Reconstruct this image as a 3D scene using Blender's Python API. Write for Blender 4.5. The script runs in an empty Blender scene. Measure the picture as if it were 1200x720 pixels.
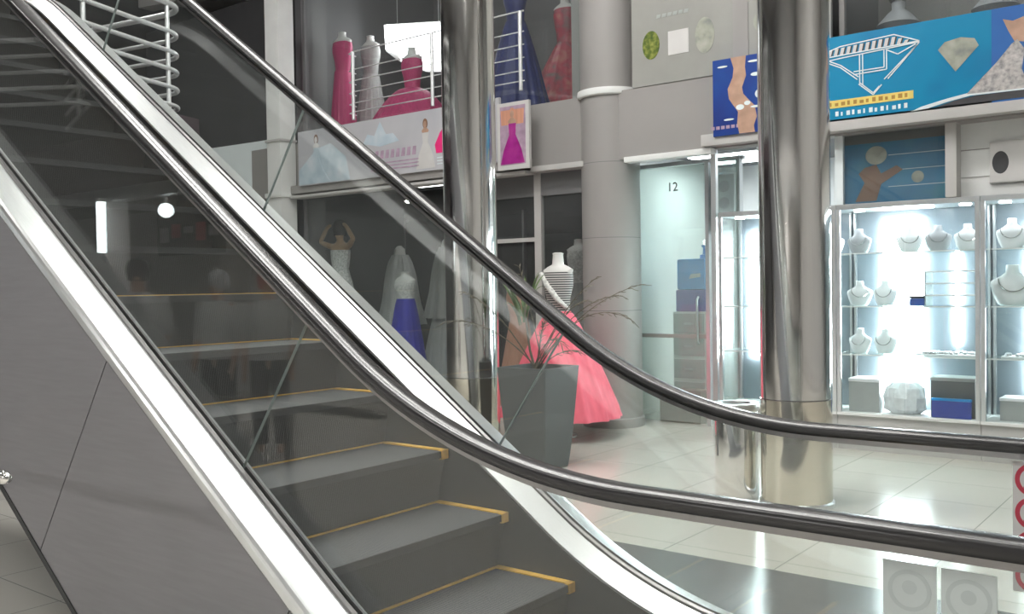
import bpy, bmesh, math, random
from math import sin, cos, tan, pi, sqrt, radians
from mathutils import Vector, Matrix
random.seed(7)
S = bpy.context.scene
COL = S.collection

# ------------------------------------------------------------------ camera
EYE = 1.47
Fw = Vector((-0.61770377, 0.78610285, -0.02200822))
Rt = Vector((0.7864099, 0.61750491, -0.01572095))
Up = Vector((-0.0012319, 0.02701838, 0.99963418))
cd = bpy.data.cameras.new('camera')
cd.sensor_fit = 'HORIZONTAL'; cd.sensor_width = 36.0
cd.lens = 1107.87 / 1200 * 36.0
cd.clip_start = 0.05; cd.clip_end = 200
cam = bpy.data.objects.new('camera', cd); COL.objects.link(cam)
M = Matrix((Rt, Up, -Fw)).transposed().to_4x4(); M.translation = Vector((0, 0, EYE))
cam.matrix_world = M
S.camera = cam
# ------------------------------------------------------------------ world, exposure
w = bpy.data.worlds.new('world'); S.world = w; w.use_nodes = True
w.node_tree.nodes['Background'].inputs[0].default_value = (0.8, 0.85, 0.9, 1)
w.node_tree.nodes['Background'].inputs[1].default_value = 0.25
S.view_settings.view_transform = 'Standard'; S.view_settings.look = 'None'
S.view_settings.gamma = 1; S.view_settings.use_curve_mapping = False
S.view_settings.exposure = 0.0
try:
    S.cycles.max_bounces = 10; S.cycles.transparent_max_bounces = 24
    S.cycles.glossy_bounces = 5; S.cycles.diffuse_bounces = 4
    S.cycles.sample_clamp_indirect = 6
    S.cycles.caustics_reflective = False
except Exception: pass
HALL = 32.0       # hall lamps
SHOP = 18.0        # jewellery shop lamps
CASE = 50.0       # display case lamps
DIM = 6.0         # dress shop lamps

# ------------------------------------------------------------------ materials
def newmat(name):
    m = bpy.data.materials.new(name); m.use_nodes = True
    nt = m.node_tree; nt.nodes.clear()
    out = nt.nodes.new('ShaderNodeOutputMaterial')
    return m, nt, out
def pm(name, col, rough=0.6, metal=0.0, var=0.08, scale=6.0, bump=0.0, spec=0.5, stretch=None):
    m, nt, out = newmat(name)
    b = nt.nodes.new('ShaderNodeBsdfPrincipled')
    b.inputs['Roughness'].default_value = rough; b.inputs['Metallic'].default_value = metal
    b.inputs['Specular IOR Level'].default_value = spec
    tc = nt.nodes.new('ShaderNodeTexCoord'); mp = nt.nodes.new('ShaderNodeMapping')
    nt.links.new(tc.outputs['Object'], mp.inputs[0])
    if stretch: mp.inputs['Scale'].default_value = stretch
    n = nt.nodes.new('ShaderNodeTexNoise'); n.inputs['Scale'].default_value = scale; n.inputs['Detail'].default_value = 4
    nt.links.new(mp.outputs[0], n.inputs['Vector'])
    r = nt.nodes.new('ShaderNodeValToRGB')
    lo = [max(0, c * (1 - var)) for c in col]; hi = [min(1, c * (1 + var)) for c in col]
    r.color_ramp.elements[0].color = (*lo, 1); r.color_ramp.elements[1].color = (*hi, 1)
    r.color_ramp.elements[0].position = .3; r.color_ramp.elements[1].position = .7
    nt.links.new(n.outputs['Fac'], r.inputs[0]); nt.links.new(r.outputs[0], b.inputs['Base Color'])
    if bump:
        bp = nt.nodes.new('ShaderNodeBump'); bp.inputs['Strength'].default_value = bump; bp.inputs['Distance'].default_value = .01
        nt.links.new(n.outputs['Fac'], bp.inputs['Height']); nt.links.new(bp.outputs[0], b.inputs['Normal'])
    nt.links.new(b.outputs[0], out.inputs[0])
    return m
def stripes(name, c1, c2, axis='X', freq=60.0, rough=.5, bump=.4, metal=0.0, sharp=True):
    m, nt, out = newmat(name)
    b = nt.nodes.new('ShaderNodeBsdfPrincipled'); b.inputs['Roughness'].default_value = rough; b.inputs['Metallic'].default_value = metal
    tc = nt.nodes.new('ShaderNodeTexCoord')
    wv = nt.nodes.new('ShaderNodeTexWave'); wv.wave_type = 'BANDS'; wv.bands_direction = axis
    wv.inputs['Scale'].default_value = freq; wv.inputs['Distortion'].default_value = 0
    nt.links.new(tc.outputs['Object'], wv.inputs['Vector'])
    r = nt.nodes.new('ShaderNodeValToRGB')
    r.color_ramp.elements[0].color = (*c1, 1); r.color_ramp.elements[1].color = (*c2, 1)
    if sharp: r.color_ramp.elements[0].position = .42; r.color_ramp.elements[1].position = .58
    nt.links.new(wv.outputs['Fac'], r.inputs[0]); nt.links.new(r.outputs[0], b.inputs['Base Color'])
    if bump:
        bp = nt.nodes.new('ShaderNodeBump'); bp.inputs['Strength'].default_value = bump; bp.inputs['Distance'].default_value = .004
        nt.links.new(wv.outputs['Fac'], bp.inputs['Height']); nt.links.new(bp.outputs[0], b.inputs['Normal'])
    nt.links.new(b.outputs[0], out.inputs[0])
    return m
def glass(name, tint=(.93, .97, .96), f0=.045, haze=.03, fmax=.85, rough=.0):
    """flat pane: light goes straight through, each face mirrors more at a grazing angle, a pale diffuse share painted in as haze"""
    m, nt, out = newmat(name)
    t = nt.nodes.new('ShaderNodeBsdfTransparent'); t.inputs[0].default_value = (*tint, 1)
    g = nt.nodes.new('ShaderNodeBsdfGlossy'); g.inputs['Roughness'].default_value = rough
    d = nt.nodes.new('ShaderNodeBsdfDiffuse'); d.inputs[0].default_value = (.75, .78, .78, 1)
    lw = nt.nodes.new('ShaderNodeLayerWeight'); lw.inputs['Blend'].default_value = .5
    pw = nt.nodes.new('ShaderNodeMath'); pw.operation = 'POWER'; pw.inputs[1].default_value = 5
    nt.links.new(lw.outputs['Facing'], pw.inputs[0])
    ma = nt.nodes.new('ShaderNodeMath'); ma.operation = 'MULTIPLY_ADD'; ma.inputs[1].default_value = fmax; ma.inputs[2].default_value = f0
    nt.links.new(pw.outputs[0], ma.inputs[0])
    m1 = nt.nodes.new('ShaderNodeMixShader'); m1.inputs[0].default_value = haze  # pale diffuse share imitates haze, lifting the blacks behind the pane
    nt.links.new(t.outputs[0], m1.inputs[1]); nt.links.new(d.outputs[0], m1.inputs[2])
    m2 = nt.nodes.new('ShaderNodeMixShader'); nt.links.new(ma.outputs[0], m2.inputs[0])
    nt.links.new(m1.outputs[0], m2.inputs[1]); nt.links.new(g.outputs[0], m2.inputs[2])
    nt.links.new(m2.outputs[0], out.inputs[0])
    return m
def emit(name, col, s):
    m, nt, out = newmat(name)
    e = nt.nodes.new('ShaderNodeEmission'); e.inputs[0].default_value = (*col, 1); e.inputs[1].default_value = s
    nt.links.new(e.outputs[0], out.inputs[0]); return m
def tiles_mat(name):
    m, nt, out = newmat(name)
    b = nt.nodes.new('ShaderNodeBsdfPrincipled'); b.inputs['Roughness'].default_value = .16
    tc = nt.nodes.new('ShaderNodeTexCoord'); mp = nt.nodes.new('ShaderNodeMapping')
    mp.inputs['Location'].default_value = (1.93 / .64, -6.657 / .64, 0); mp.inputs['Scale'].default_value = (1 / .64, 1 / .64, 1)
    nt.links.new(tc.outputs['Object'], mp.inputs[0])
    br = nt.nodes.new('ShaderNodeTexBrick'); br.offset = 0; br.squash = 1
    br.inputs['Scale'].default_value = 1; br.inputs['Brick Width'].default_value = 1; br.inputs['Row Height'].default_value = 1
    br.inputs['Mortar Size'].default_value = .006; br.inputs['Mortar Smooth'].default_value = .2
    br.inputs['Color1'].default_value = (.62, .60, .55, 1); br.inputs['Color2'].default_value = (.60, .58, .53, 1)
    br.inputs['Mortar'].default_value = (.33, .33, .31, 1)
    nt.links.new(mp.outputs[0], br.inputs['Vector']); nt.links.new(br.outputs[0], b.inputs['Base Color'])
    n = nt.nodes.new('ShaderNodeTexNoise'); n.inputs['Scale'].default_value = 2.2
    nt.links.new(tc.outputs['Object'], n.inputs['Vector'])
    mr = nt.nodes.new('ShaderNodeMapRange'); mr.inputs[3].default_value = .1; mr.inputs[4].default_value = .26
    nt.links.new(n.outputs['Fac'], mr.inputs[0]); nt.links.new(mr.outputs[0], b.inputs['Roughness'])
    nt.links.new(b.outputs[0], out.inputs[0]); return m
def picture(name, c1, c2, c3, axis='X', scale=2.0):
    """printed picture ground: smooth colour change plus soft blotches"""
    m, nt, out = newmat(name)
    b = nt.nodes.new('ShaderNodeBsdfPrincipled'); b.inputs['Roughness'].default_value = .35
    tc = nt.nodes.new('ShaderNodeTexCoord')
    n = nt.nodes.new('ShaderNodeTexNoise'); n.inputs['Scale'].default_value = scale; n.inputs['Detail'].default_value = 3
    nt.links.new(tc.outputs['Object'], n.inputs['Vector'])
    r = nt.nodes.new('ShaderNodeValToRGB'); r.color_ramp.elements[0].color = (*c1, 1); r.color_ramp.elements[1].color = (*c3, 1)
    r.color_ramp.elements[0].position = .3; r.color_ramp.elements[1].position = .72
    e = r.color_ramp.elements.new(.5); e.color = (*c2, 1)
    nt.links.new(n.outputs['Fac'], r.inputs[0]); nt.links.new(r.outputs[0], b.inputs['Base Color'])
    nt.links.new(b.outputs[0], out.inputs[0]); return m

mt = {}
mt['floor'] = tiles_mat('cream polished tile')
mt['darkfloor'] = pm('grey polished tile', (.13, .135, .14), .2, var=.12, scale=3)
mt['shopfloor'] = pm('shop floor', (.35, .35, .34), .35)
mt['wall'] = pm('warm grey panel', (.31, .297, .288), .55, var=.04, scale=1.5)
mt['wall2'] = pm('pale grey paint', (.5, .49, .48), .6, var=.04, scale=1.5)
mt['white'] = pm('white paint', (.78, .79, .78), .45, var=.03)
mt['ceil'] = pm('ceiling paint', (.62, .62, .62), .8, var=.03)
mt['charcoal'] = pm('charcoal panel', (.055, .055, .058), .45, var=.12, scale=2)
mt['black'] = pm('black panel', (.018, .018, .02), .4, var=.2, scale=2)
mt['dimgrey'] = pm('dim grey wall', (.16, .16, .165), .6, var=.08, scale=2)
mt['maroon'] = pm('dark maroon panel', (.045, .03, .036), .35, var=.25, scale=2.5)
mt['steel'] = pm('brushed steel', (.72, .74, .74), .3, 1.0, var=.05, scale=14, stretch=(1, 40, 1), bump=.03)
mt['steeldeck'] = pm('brushed steel deck', (.8, .82, .82), .28, .72, var=.04, scale=12, stretch=(1, 30, 1), bump=.02)
mt['clad'] = pm('satin steel cladding', (.29, .285, .30), .5, .6, var=.04, scale=5, stretch=(1, 1, 12), bump=.02)
mt['chrome'] = pm('polished chrome', (.78, .77, .75), .11, 1.0, var=.03, scale=3, stretch=(1, 1, .3), bump=.015)
mt['chromewarm'] = pm('polished warm steel', (.74, .70, .6), .1, 1.0, var=.03, scale=3, bump=.015)
mt['tube'] = pm('pale polished tube', (.88, .9, .91), .35, .55, var=.02)
mt['rubber'] = pm('black rubber', (.022, .021, .022), .27, var=.1, scale=10, spec=.6)
mt['guide'] = pm('grey aluminium guide', (.3, .29, .29), .35, .9, var=.05)
mt['skirt'] = pm('dark coated skirt', (.035, .036, .038), .45, .2, var=.1, scale=3)
mt['tread'] = stripes('ribbed tread', (.045, .047, .049), (.10, .103, .106), 'Y', 28, .5, .35, .2)
mt['riser'] = stripes('ribbed riser', (.010, .010, .0105), (.017, .017, .017), 'Y', 28, .5, .12, .1)
mt['yellow'] = pm('yellow marking', (.85, .5, .08), .5, var=.15, scale=20)
mt['escglass'] = glass('escalator glass', (.95, .965, .957),   .045, .034)
mt['edge'] = pm('glass edge', (.35, .42, .41), .2, var=.05)
mt['shopglass'] = glass('shop glass', (.93, .95, .95), .04, .03)
mt['mint'] = glass('mint glass', (.86, .935, .905), .04, .16)
mt['caseglass'] = glass('case glass', (.96, .98, .98), .03, .015)
mt['shelfglass'] = glass('shelf glass', (.86, .95, .93), .05, .14)
mt['planter'] = pm('grey planter', (.115, .12, .12), .5, var=.05, scale=3)
mt['soil'] = pm('soil', (.03, .024, .018), .9, var=.4, scale=40, bump=.5)
mt['leaf'] = pm('dull green leaf', (.07, .12, .035), .5, var=.3, scale=15)
mt['dry'] = pm('dry brown leaf', (.13, .115, .085), .7, var=.25, scale=15)
mt['pink'] = pm('coral pink tulle', (.95, .16, .23), .75, var=.1, scale=5, stretch=(5, 5, .4), bump=.35)
mt['magenta'] = pm('magenta satin', (.55, .03, .16), .5, var=.15, scale=5, stretch=(6, 6, .4), bump=.3)
mt['red'] = picture('red floral fabric', (.22, .12, .13), (.5, .04, .08), (.55, .2, .17), scale=7)
mt['blue'] = pm('royal blue satin', (.016, .016, .42), .5, var=.25, scale=5, stretch=(6, 6, .4), bump=.3)
mt['navy'] = pm('deep blue satin', (.012, .022, .16), .5, var=.25, scale=5, stretch=(6, 6, .4), bump=.3)
mt['tulle'] = pm('white tulle', (.6, .61, .6), .8, var=.1, scale=6, stretch=(6, 6, .5), bump=.3)
mt['greytulle'] = pm('pale grey tulle', (.44, .44, .43), .8, var=.1, scale=6, stretch=(6, 6, .5), bump=.3)
mt['lace'] = pm('white lace', (.66, .66, .64), .7, var=.3, scale=40, bump=.5)
mt['sequin'] = stripes('silver bodice with black stripes', (.04, .04, .045), (.6, .58, .56), 'Z', 14, .4, .3)
mt['peach'] = pm('peach satin', (.62, .3, .2), .6, var=.1, scale=5, stretch=(6, 6, .4), bump=.2)
mt['mann'] = pm('white mannequin', (.75, .74, .72), .4, var=.03)
mt['gold'] = pm('tan mannequin', (.5, .33, .2), .35, var=.1)
mt['bust'] = pm('white velvet bust', (.82, .83, .84), .6, var=.04, scale=12)
mt['greybust'] = pm('grey velvet bust', (.42, .43, .45), .6, var=.05, scale=12)
mt['caseback'] = pm('blue grey case back', (.26, .31, .35), .3, var=.08, scale=2)
mt['alu'] = pm('silver aluminium frame', (.68, .7, .71), .3, .8, var=.03)
mt['base'] = pm('light grey plinth', (.5, .5, .49), .45, var=.04)
mt['cyan'] = picture('cyan blue print', (.0, .2, .4), (.0, .23, .43), (.005, .14, .33), scale=1.0)
mt['cyanedge'] = picture('blue violet print', (.02, .12, .4), (.03, .14, .42), (.05, .12, .38), scale=2.0)
mt['darkblue'] = picture('dark blue print', (.012, .02, .16), (.012, .05, .26), (.01, .09, .34), scale=1.6)
mt['teal'] = picture('teal blue print', (.01, .14, .27), (.015, .17, .33), (.05, .23, .32), scale=4)
mt['skin'] = pm('printed skin tone', (.46, .29, .21), .5, var=.2, scale=8)
mt['pearl'] = picture('pearl print', (.25, .24, .25), (.45, .43, .42), (.6, .57, .55), scale=30)
mt['line'] = pm('white print', (.72, .8, .82), .5, var=.05)
mt['greyprint'] = picture('grey print', (.22, .24, .22), (.35, .36, .3), (.45, .45, .4), scale=9)
mt['darkprint'] = pm('dark print', (.05, .05, .055), .5, var=.2)
mt['yellowprint'] = pm('pale yellow print', (.75, .6, .16), .5, var=.1)
mt['brownprint'] = pm('brown print', (.4, .22, .04), .5, var=.1)
mt['banner'] = picture('pale lilac banner', (.42, .43, .47), (.5, .5, .53), (.56, .55, .58), scale=1.2)
mt['bannerblue'] = picture('pale blue print', (.4, .5, .58), (.5, .6, .67), (.62, .68, .73), scale=5)
mt['lilac'] = pm('lilac print', (.42, .3, .4), .5, var=.2, scale=12)
mt['pinkprint'] = pm('hot pink print', (.8, .03, .2), .5, var=.1)
mt['purple'] = picture('purple print', (.26, .01, .16), (.38, .02, .26), (.45, .06, .28), scale=6)
mt['poster'] = pm('poster white', (.62, .61, .6), .4, var=.04)
mt['brown'] = pm('brown hair print', (.2, .11, .07), .6, var=.2)
mt['greensticker'] = picture('green print', (.05, .09, .02), (.13, .17, .03), (.3, .32, .08), scale=25)
mt['milk'] = pm('milky glass panel', (.33, .33, .31), .25, var=.03)
mt['watery'] = pm('blue plastic', (.02, .3, .72), .35, var=.15, scale=8)
mt['deepblue'] = pm('dark blue plastic', (.03, .06, .36), .35, var=.15, scale=8)
mt['drawer'] = pm('grey drawer', (.36, .38, .37), .4, var=.06)
mt['wood'] = pm('brown board', (.16, .11, .08), .6, var=.2, scale=8)
mt['bag'] = pm('clear crumpled wrap', (.78, .82, .84), .25, var=.1, scale=20, bump=.8)
mt['sticker'] = pm('sticker back', (.7, .77, .77), .5, var=.05)
mt['stickerring'] = pm('sticker ring back', (.6, .67, .67), .5, var=.05)
mt['stickerwhite'] = pm('white sticker', (.9, .88, .89), .5, var=.02)
mt['ringred'] = pm('red print', (.68, .07, .12), .5, var=.1)
mt['parapet'] = pm('pale blue white panel', (.8, .87, .89), .4, var=.03)
mt['hair'] = pm('black hair', (.012, .01, .01), .6, var=.3, scale=30, bump=.6)
mt['fleshy'] = pm('skin', (.5, .3, .22), .55, var=.08)
mt['shirt'] = pm('white shirt', (.55, .56, .56), .8, var=.05)
mt['trousers'] = pm('dark trousers', (.03, .03, .04), .8, var=.1)
mt['scarf'] = pm('red cap', (.5, .03, .03), .7, var=.1)
mt['hall_lamp'] = emit('hall lamp', (1, .985, .95), HALL)
mt['shop_lamp'] = emit('shop lamp', (.9, .98, 1), SHOP)
mt['case_lamp'] = emit('case lamp', (.9, .97, 1), CASE)
mt['opposite_fill'] = emit('opposite shop fill', (1, .98, .95), 62.0)
mt['dim_lamp'] = emit('dress shop lamp', (1, .97, .93), DIM)
mt['reflection_glow'] = emit('window reflection glow', (1, 1, 1), 8.0)

# ------------------------------------------------------------------ mesh helpers
class MB:
    def __init__(s): s.v = []; s.f = []
    def add(s, vs, fs):
        o = len(s.v); s.v += [tuple(v) for v in vs]; s.f += [tuple(i + o for i in f) for f in fs]; return s
    def box(s, x0, x1, y0, y1, z0, z1):
        vs = [(x, y, z) for x in (x0, x1) for y in (y0, y1) for z in (z0, z1)]
        return s.add(vs, [(0, 1, 3, 2), (4, 6, 7, 5), (0, 4, 5, 1), (2, 3, 7, 6), (0, 2, 6, 4), (1, 5, 7, 3)])
    def rings(s, rs, closed=True, caps=True):
        """list of rings of equal length -> skin"""
        n = len(rs[0]); o = len(s.v); fs = []
        for r in rs: s.v += [tuple(p) for p in r]
        for i in range(len(rs) - 1):
            for j in range(n if closed else n - 1):
                a = o + i * n + j; b = o + i * n + (j + 1) % n
                fs.append((a, b, b + n, a + n))
        if caps and closed:
            fs.append(tuple(o + j for j in range(n))[::-1]); k = o + (len(rs) - 1) * n
            fs.append(tuple(k + j for j in range(n)))
        s.f += fs; return s
    def tube(s, pts, r, n=10, closed=False):
        pts = [Vector(p) for p in pts]; rs = []; m = len(pts)
        ref = None
        for i, p in enumerate(pts):
            if closed: t = pts[(i + 1) % m] - pts[i - 1]
            else: t = pts[min(i + 1, m - 1)] - pts[max(i - 1, 0)]
            t.normalize()
            if ref is None: ref = Vector((0, 0, 1)) if abs(t.z) < .9 else Vector((1, 0, 0))
            u = (ref - t * ref.dot(t)).normalized(); ref = u; v = t.cross(u)
            rr = r[i] if isinstance(r, (list, tuple)) else r
            rs.append([p + (u * cos(a) + v * sin(a)) * rr for a in [2 * pi * k / n for k in range(n)]])
        if closed: rs.append(rs[0])
        return s.rings(rs, True, not closed)
    def lathe(s, prof, c=(0, 0, 0), n=40, mod=None, caps=True):
        """prof: list of (r, z) or (rx, ry, z)"""
        rs = []
        for i, p in enumerate(prof):
            rx, ry, z = (p[0], p[0], p[1]) if len(p) == 2 else p
            ring = []
            for k in range(n):
                a = 2 * pi * k / n; g = mod(a, i / (len(prof) - 1)) if mod else 1
                ring.append((c[0] + rx * g * cos(a), c[1] + ry * g * sin(a), c[2] + z))
            rs.append(ring)
        return s.rings(rs, True, caps)
    def prism(s, poly, axis, a, b):
        """poly: 2-D outline; axis 'y' puts (x,z), 'x' puts (y,z), 'z' puts (x,y)"""
        def P(p, t): return (p[0], t, p[1]) if axis == 'y' else (t, p[0], p[1]) if axis == 'x' else (p[0], p[1], t)
        return s.rings([[P(p, a) for p in poly], [P(p, b) for p in poly]])
    def xform(s, M):
        s.v = [tuple(M @ Vector(v)) for v in s.v]; return s
    def build(s, name, m, parent=None, bevel=0.0, smooth=35, sub=0):
        me = bpy.data.meshes.new(name)
        me.from_pydata([tuple(v) for v in s.v], [], s.f)
        bm = bmesh.new(); bm.from_mesh(me)
        bmesh.ops.remove_doubles(bm, verts=bm.verts, dist=1e-5)
        bmesh.ops.recalc_face_normals(bm, faces=bm.faces)
        if bevel:
            es = [e for e in bm.edges if len(e.link_faces) == 2 and e.calc_face_angle(0) > .5]
            bmesh.ops.bevel(bm, geom=es, offset=bevel, segments=2, affect='EDGES', profile=.7)
        for f in bm.faces: f.smooth = True
        lim = radians(smooth)
        for e in bm.edges:
            if len(e.link_faces) == 2 and e.calc_face_angle(0) > lim: e.smooth = False
        bm.to_mesh(me); bm.free()
        me.materials.append(mt[m] if isinstance(m, str) else m)
        o = bpy.data.objects.new(name, me); COL.objects.link(o)
        if parent: o.parent = parent
        return o
def tag(o, label, cat, group=None):
    o['label'] = label; o['category'] = cat
    if group: o['group'] = group
    return o
def thing(name, label, cat, loc=(0, 0, 0), group=None, rz=0):
    o = bpy.data.objects.new(name, None); COL.objects.link(o)
    o.empty_display_size = .1; o.location = loc; o.rotation_euler = (0, 0, rz)
    return tag(o, label, cat, group)
def struct(name, mb, m, parent=None, bevel=0):
    o = mb.build(name, m, parent, bevel)
    if not parent: o['kind'] = 'structure'
    return o
def part(o, label): o['label'] = label; return o
def box(*a): return MB().box(*a)
def copy_tree(o, parent=None):
    c = o.copy(); COL.objects.link(c)
    if parent: c.parent = parent
    for ch in list(o.children): copy_tree(ch, c)
    return c

# ------------------------------------------------------------------ the hall
YW = 8.25                     # shop fronts
struct('floor', box(-17, 5, -7, 12.0, -.12, 0), 'floor')
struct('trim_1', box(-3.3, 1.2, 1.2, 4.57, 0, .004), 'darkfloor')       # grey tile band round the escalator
struct('ceiling', box(-17, 5, -7, 12.0, 7.2, 7.4), 'ceil')
struct('wall_left', box(-17.2, -17, -7, 12.0, 0, 7.2), 'dimgrey')
struct('wall_right', box(5, 5.2, -7, 12.0, 0, 7.2), 'wall2')
struct('wall_front', box(-17, 5, -7.2, -7, 0, 7.2), 'wall2')
struct('wall_back', box(-17, 5, 12.0, 12.2, 0, 7.2), 'dimgrey')
# slab between the storeys, with its fascia over the shop fronts
struct('wall_fascia', box(-14, 5, 8.25, 8.42, 2.74, 3.43), 'wall')
struct('trim_slab', box(-14, 5, 8.42, 12, 2.95, 3.42), 'dimgrey')
struct('trim_ledge', MB().box(-4.1, 5, 8.13, 8.3, 2.755, 2.865), 'wall2', bevel=.01)
struct('trim_door_head', MB().box(-4.97, -4.02, 8.17, 8.3, 2.69, 2.745), 'white', bevel=.008)
struct('trim_bridal_beam', MB().box(-10.1, -6.16, 8.12, 8.3, 2.74, 2.85), 'wall', bevel=.01)
struct('trim_bridal_beam_lip', MB().box(-10.1, -6.16, 8.1, 8.3, 2.68, 2.715), 'wall2', bevel=.006)
struct('trim_fascia_lip', MB().box(-6.16, -5.45, 8.2, 8.3, 2.70, 2.76), 'wall2', bevel=.008)
# round pillar with its white ring
pil = MB().lathe([(.325, 0), (.325, .09), (.305, .1), (.305, 7.2)], (-5.3, 8.45, 0), 48)
pz = struct('column', pil, 'wall')
MB().lathe([(.307, 3.40), (.335, 3.41), (.34, 3.44), (.335, 3.475), (.307, 3.48)], (-5.3, 8.45, 0), 48, caps=False).build('ring', 'white', pz)
for zz in (1.95, 2.72, 1.2): MB().lathe([(.3055, zz), (.3062, zz + .002), (.3062, zz + .004), (.3055, zz + .006)], (-5.3, 8.45, 0), 48, caps=False).build('joint', 'dimgrey', pz)
# white square post at the left end of the dress shop
wp = struct('column', MB().box(-10.4, -10.12, 7.98, 8.24, 0, 7.2), 'white', bevel=.015)
MB().box(-10.43, -10.09, 7.95, 8.249, 2.70, 2.76).build('collar', 'white', wp, .008)
MB().box(-10.42, -10.1, 7.96, 8.249, 3.44, 3.47).build('collar', 'wall2', wp, .006)
# pale parapet left of the post
pr = MB().prism([(-10.42, 8.26), (-10.95, 8.26), (-13.9, 8.06), (-13.9, 8.4), (-10.42, 8.4)], 'z', 2.77, 3.55)
struct('wall_parapet', pr, 'parapet')
# upper storey: charcoal blank panel at left, bulkhead above
struct('wall_upper_left', box(-14, -10.3, 8.42, 8.52, 3.42, 5.62), 'charcoal')
struct('wall_bulkhead', MB().prism([(-14, 6.0), (-9.6, 5.62), (-9.6, 7.2), (-14, 7.2)], 'y', 8.3, 8.55), 'wall2')
struct('wall_upper_partition', box(-5.75, -5.5, 8.42, 11.6, 3.42, 7.2), 'wall')
struct('wall_lower_left', box(-14, -10.45, 8.42, 8.52, 0, 2.77), 'dimgrey')

# ------------------------------------------------------------------ escalator
TH = radians(35); TG = tan(TH); RISE = 3.5
X0, Z0, PX, PZ = -2.487, .305, .3277, .2294
def L(x): return Z0 - TG * (x - X0)
def zf(h, flat, R):
    xi = X0 + (Z0 + h - flat) / TG
    T = R * tan(TH / 2); xe = xi + T; xs = xi - T * cos(TH)
    ft = flat + RISE; Rt_ = 2.2; Tt = Rt_ * tan(TH / 2); xt = X0 + (Z0 + h - ft) / TG
    def f(x):
        if x >= xe: return flat
        if x > xs: return flat + R - sqrt(max(0, R * R - (xe - x) ** 2))
        if x > xt + Tt * cos(TH): return L(x) + h
        if x > xt - Tt: return ft - Rt_ + sqrt(max(0, Rt_ * Rt_ - (x - (xt - Tt)) ** 2))
        return ft
    return f
rail_z = zf(1.215, .97, 1.75)
deck_z = zf(.42, .215, 1.8)
inner_z = zf(.355, .165, 1.85)
skirt_z = zf(.12, .02, 2.0)
outer_z = zf(.395, .19, 1.8)
XA, XB = -9.4, .12
XS = [XA + (XB - XA) * i / 150 for i in range(151)]
esc = thing('escalator', 'silver escalator with glass sides and black rubber handrails climbing to the left', 'escalator', (-3.5, 2.535, 0))
EL = Vector((-3.5, 2.535, 0))
def eb(mb, name, m, parent=None, **k):
    """builds in scene coordinates, hangs under the escalator empty"""
    mb.v = [tuple(Vector(v) - EL) for v in mb.v]
    return mb.build(name, m, parent or esc, **k)
def strip(cs, xs=XS):
    """closed cross-section list of (y, zfunc, dz) swept along x"""
    mb = MB(); mb.rings([[(x, y, f(x) + dz) for (y, f, dz) in cs] for x in xs]); return mb
YN, YF = 1.933, 3.137
JN = [-7.44, -5.86, -2.70]
JF = [-7.31, -5.73, -4.15, -2.57]
def panel_pts(xb):
    """bottom and top of a cut square to the slope"""
    zb = deck_z(xb) - .03; dz = (deck_z(xb + .01) - deck_z(xb - .01)) / .02
    a = math.atan(-dz); d = .70
    xt = xb
    for _ in range(30): xt = xb + (rail_z(xt) - .012 - zb) * tan(a)
    return (xb, zb), (xt, rail_z(xt) - .012)
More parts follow.
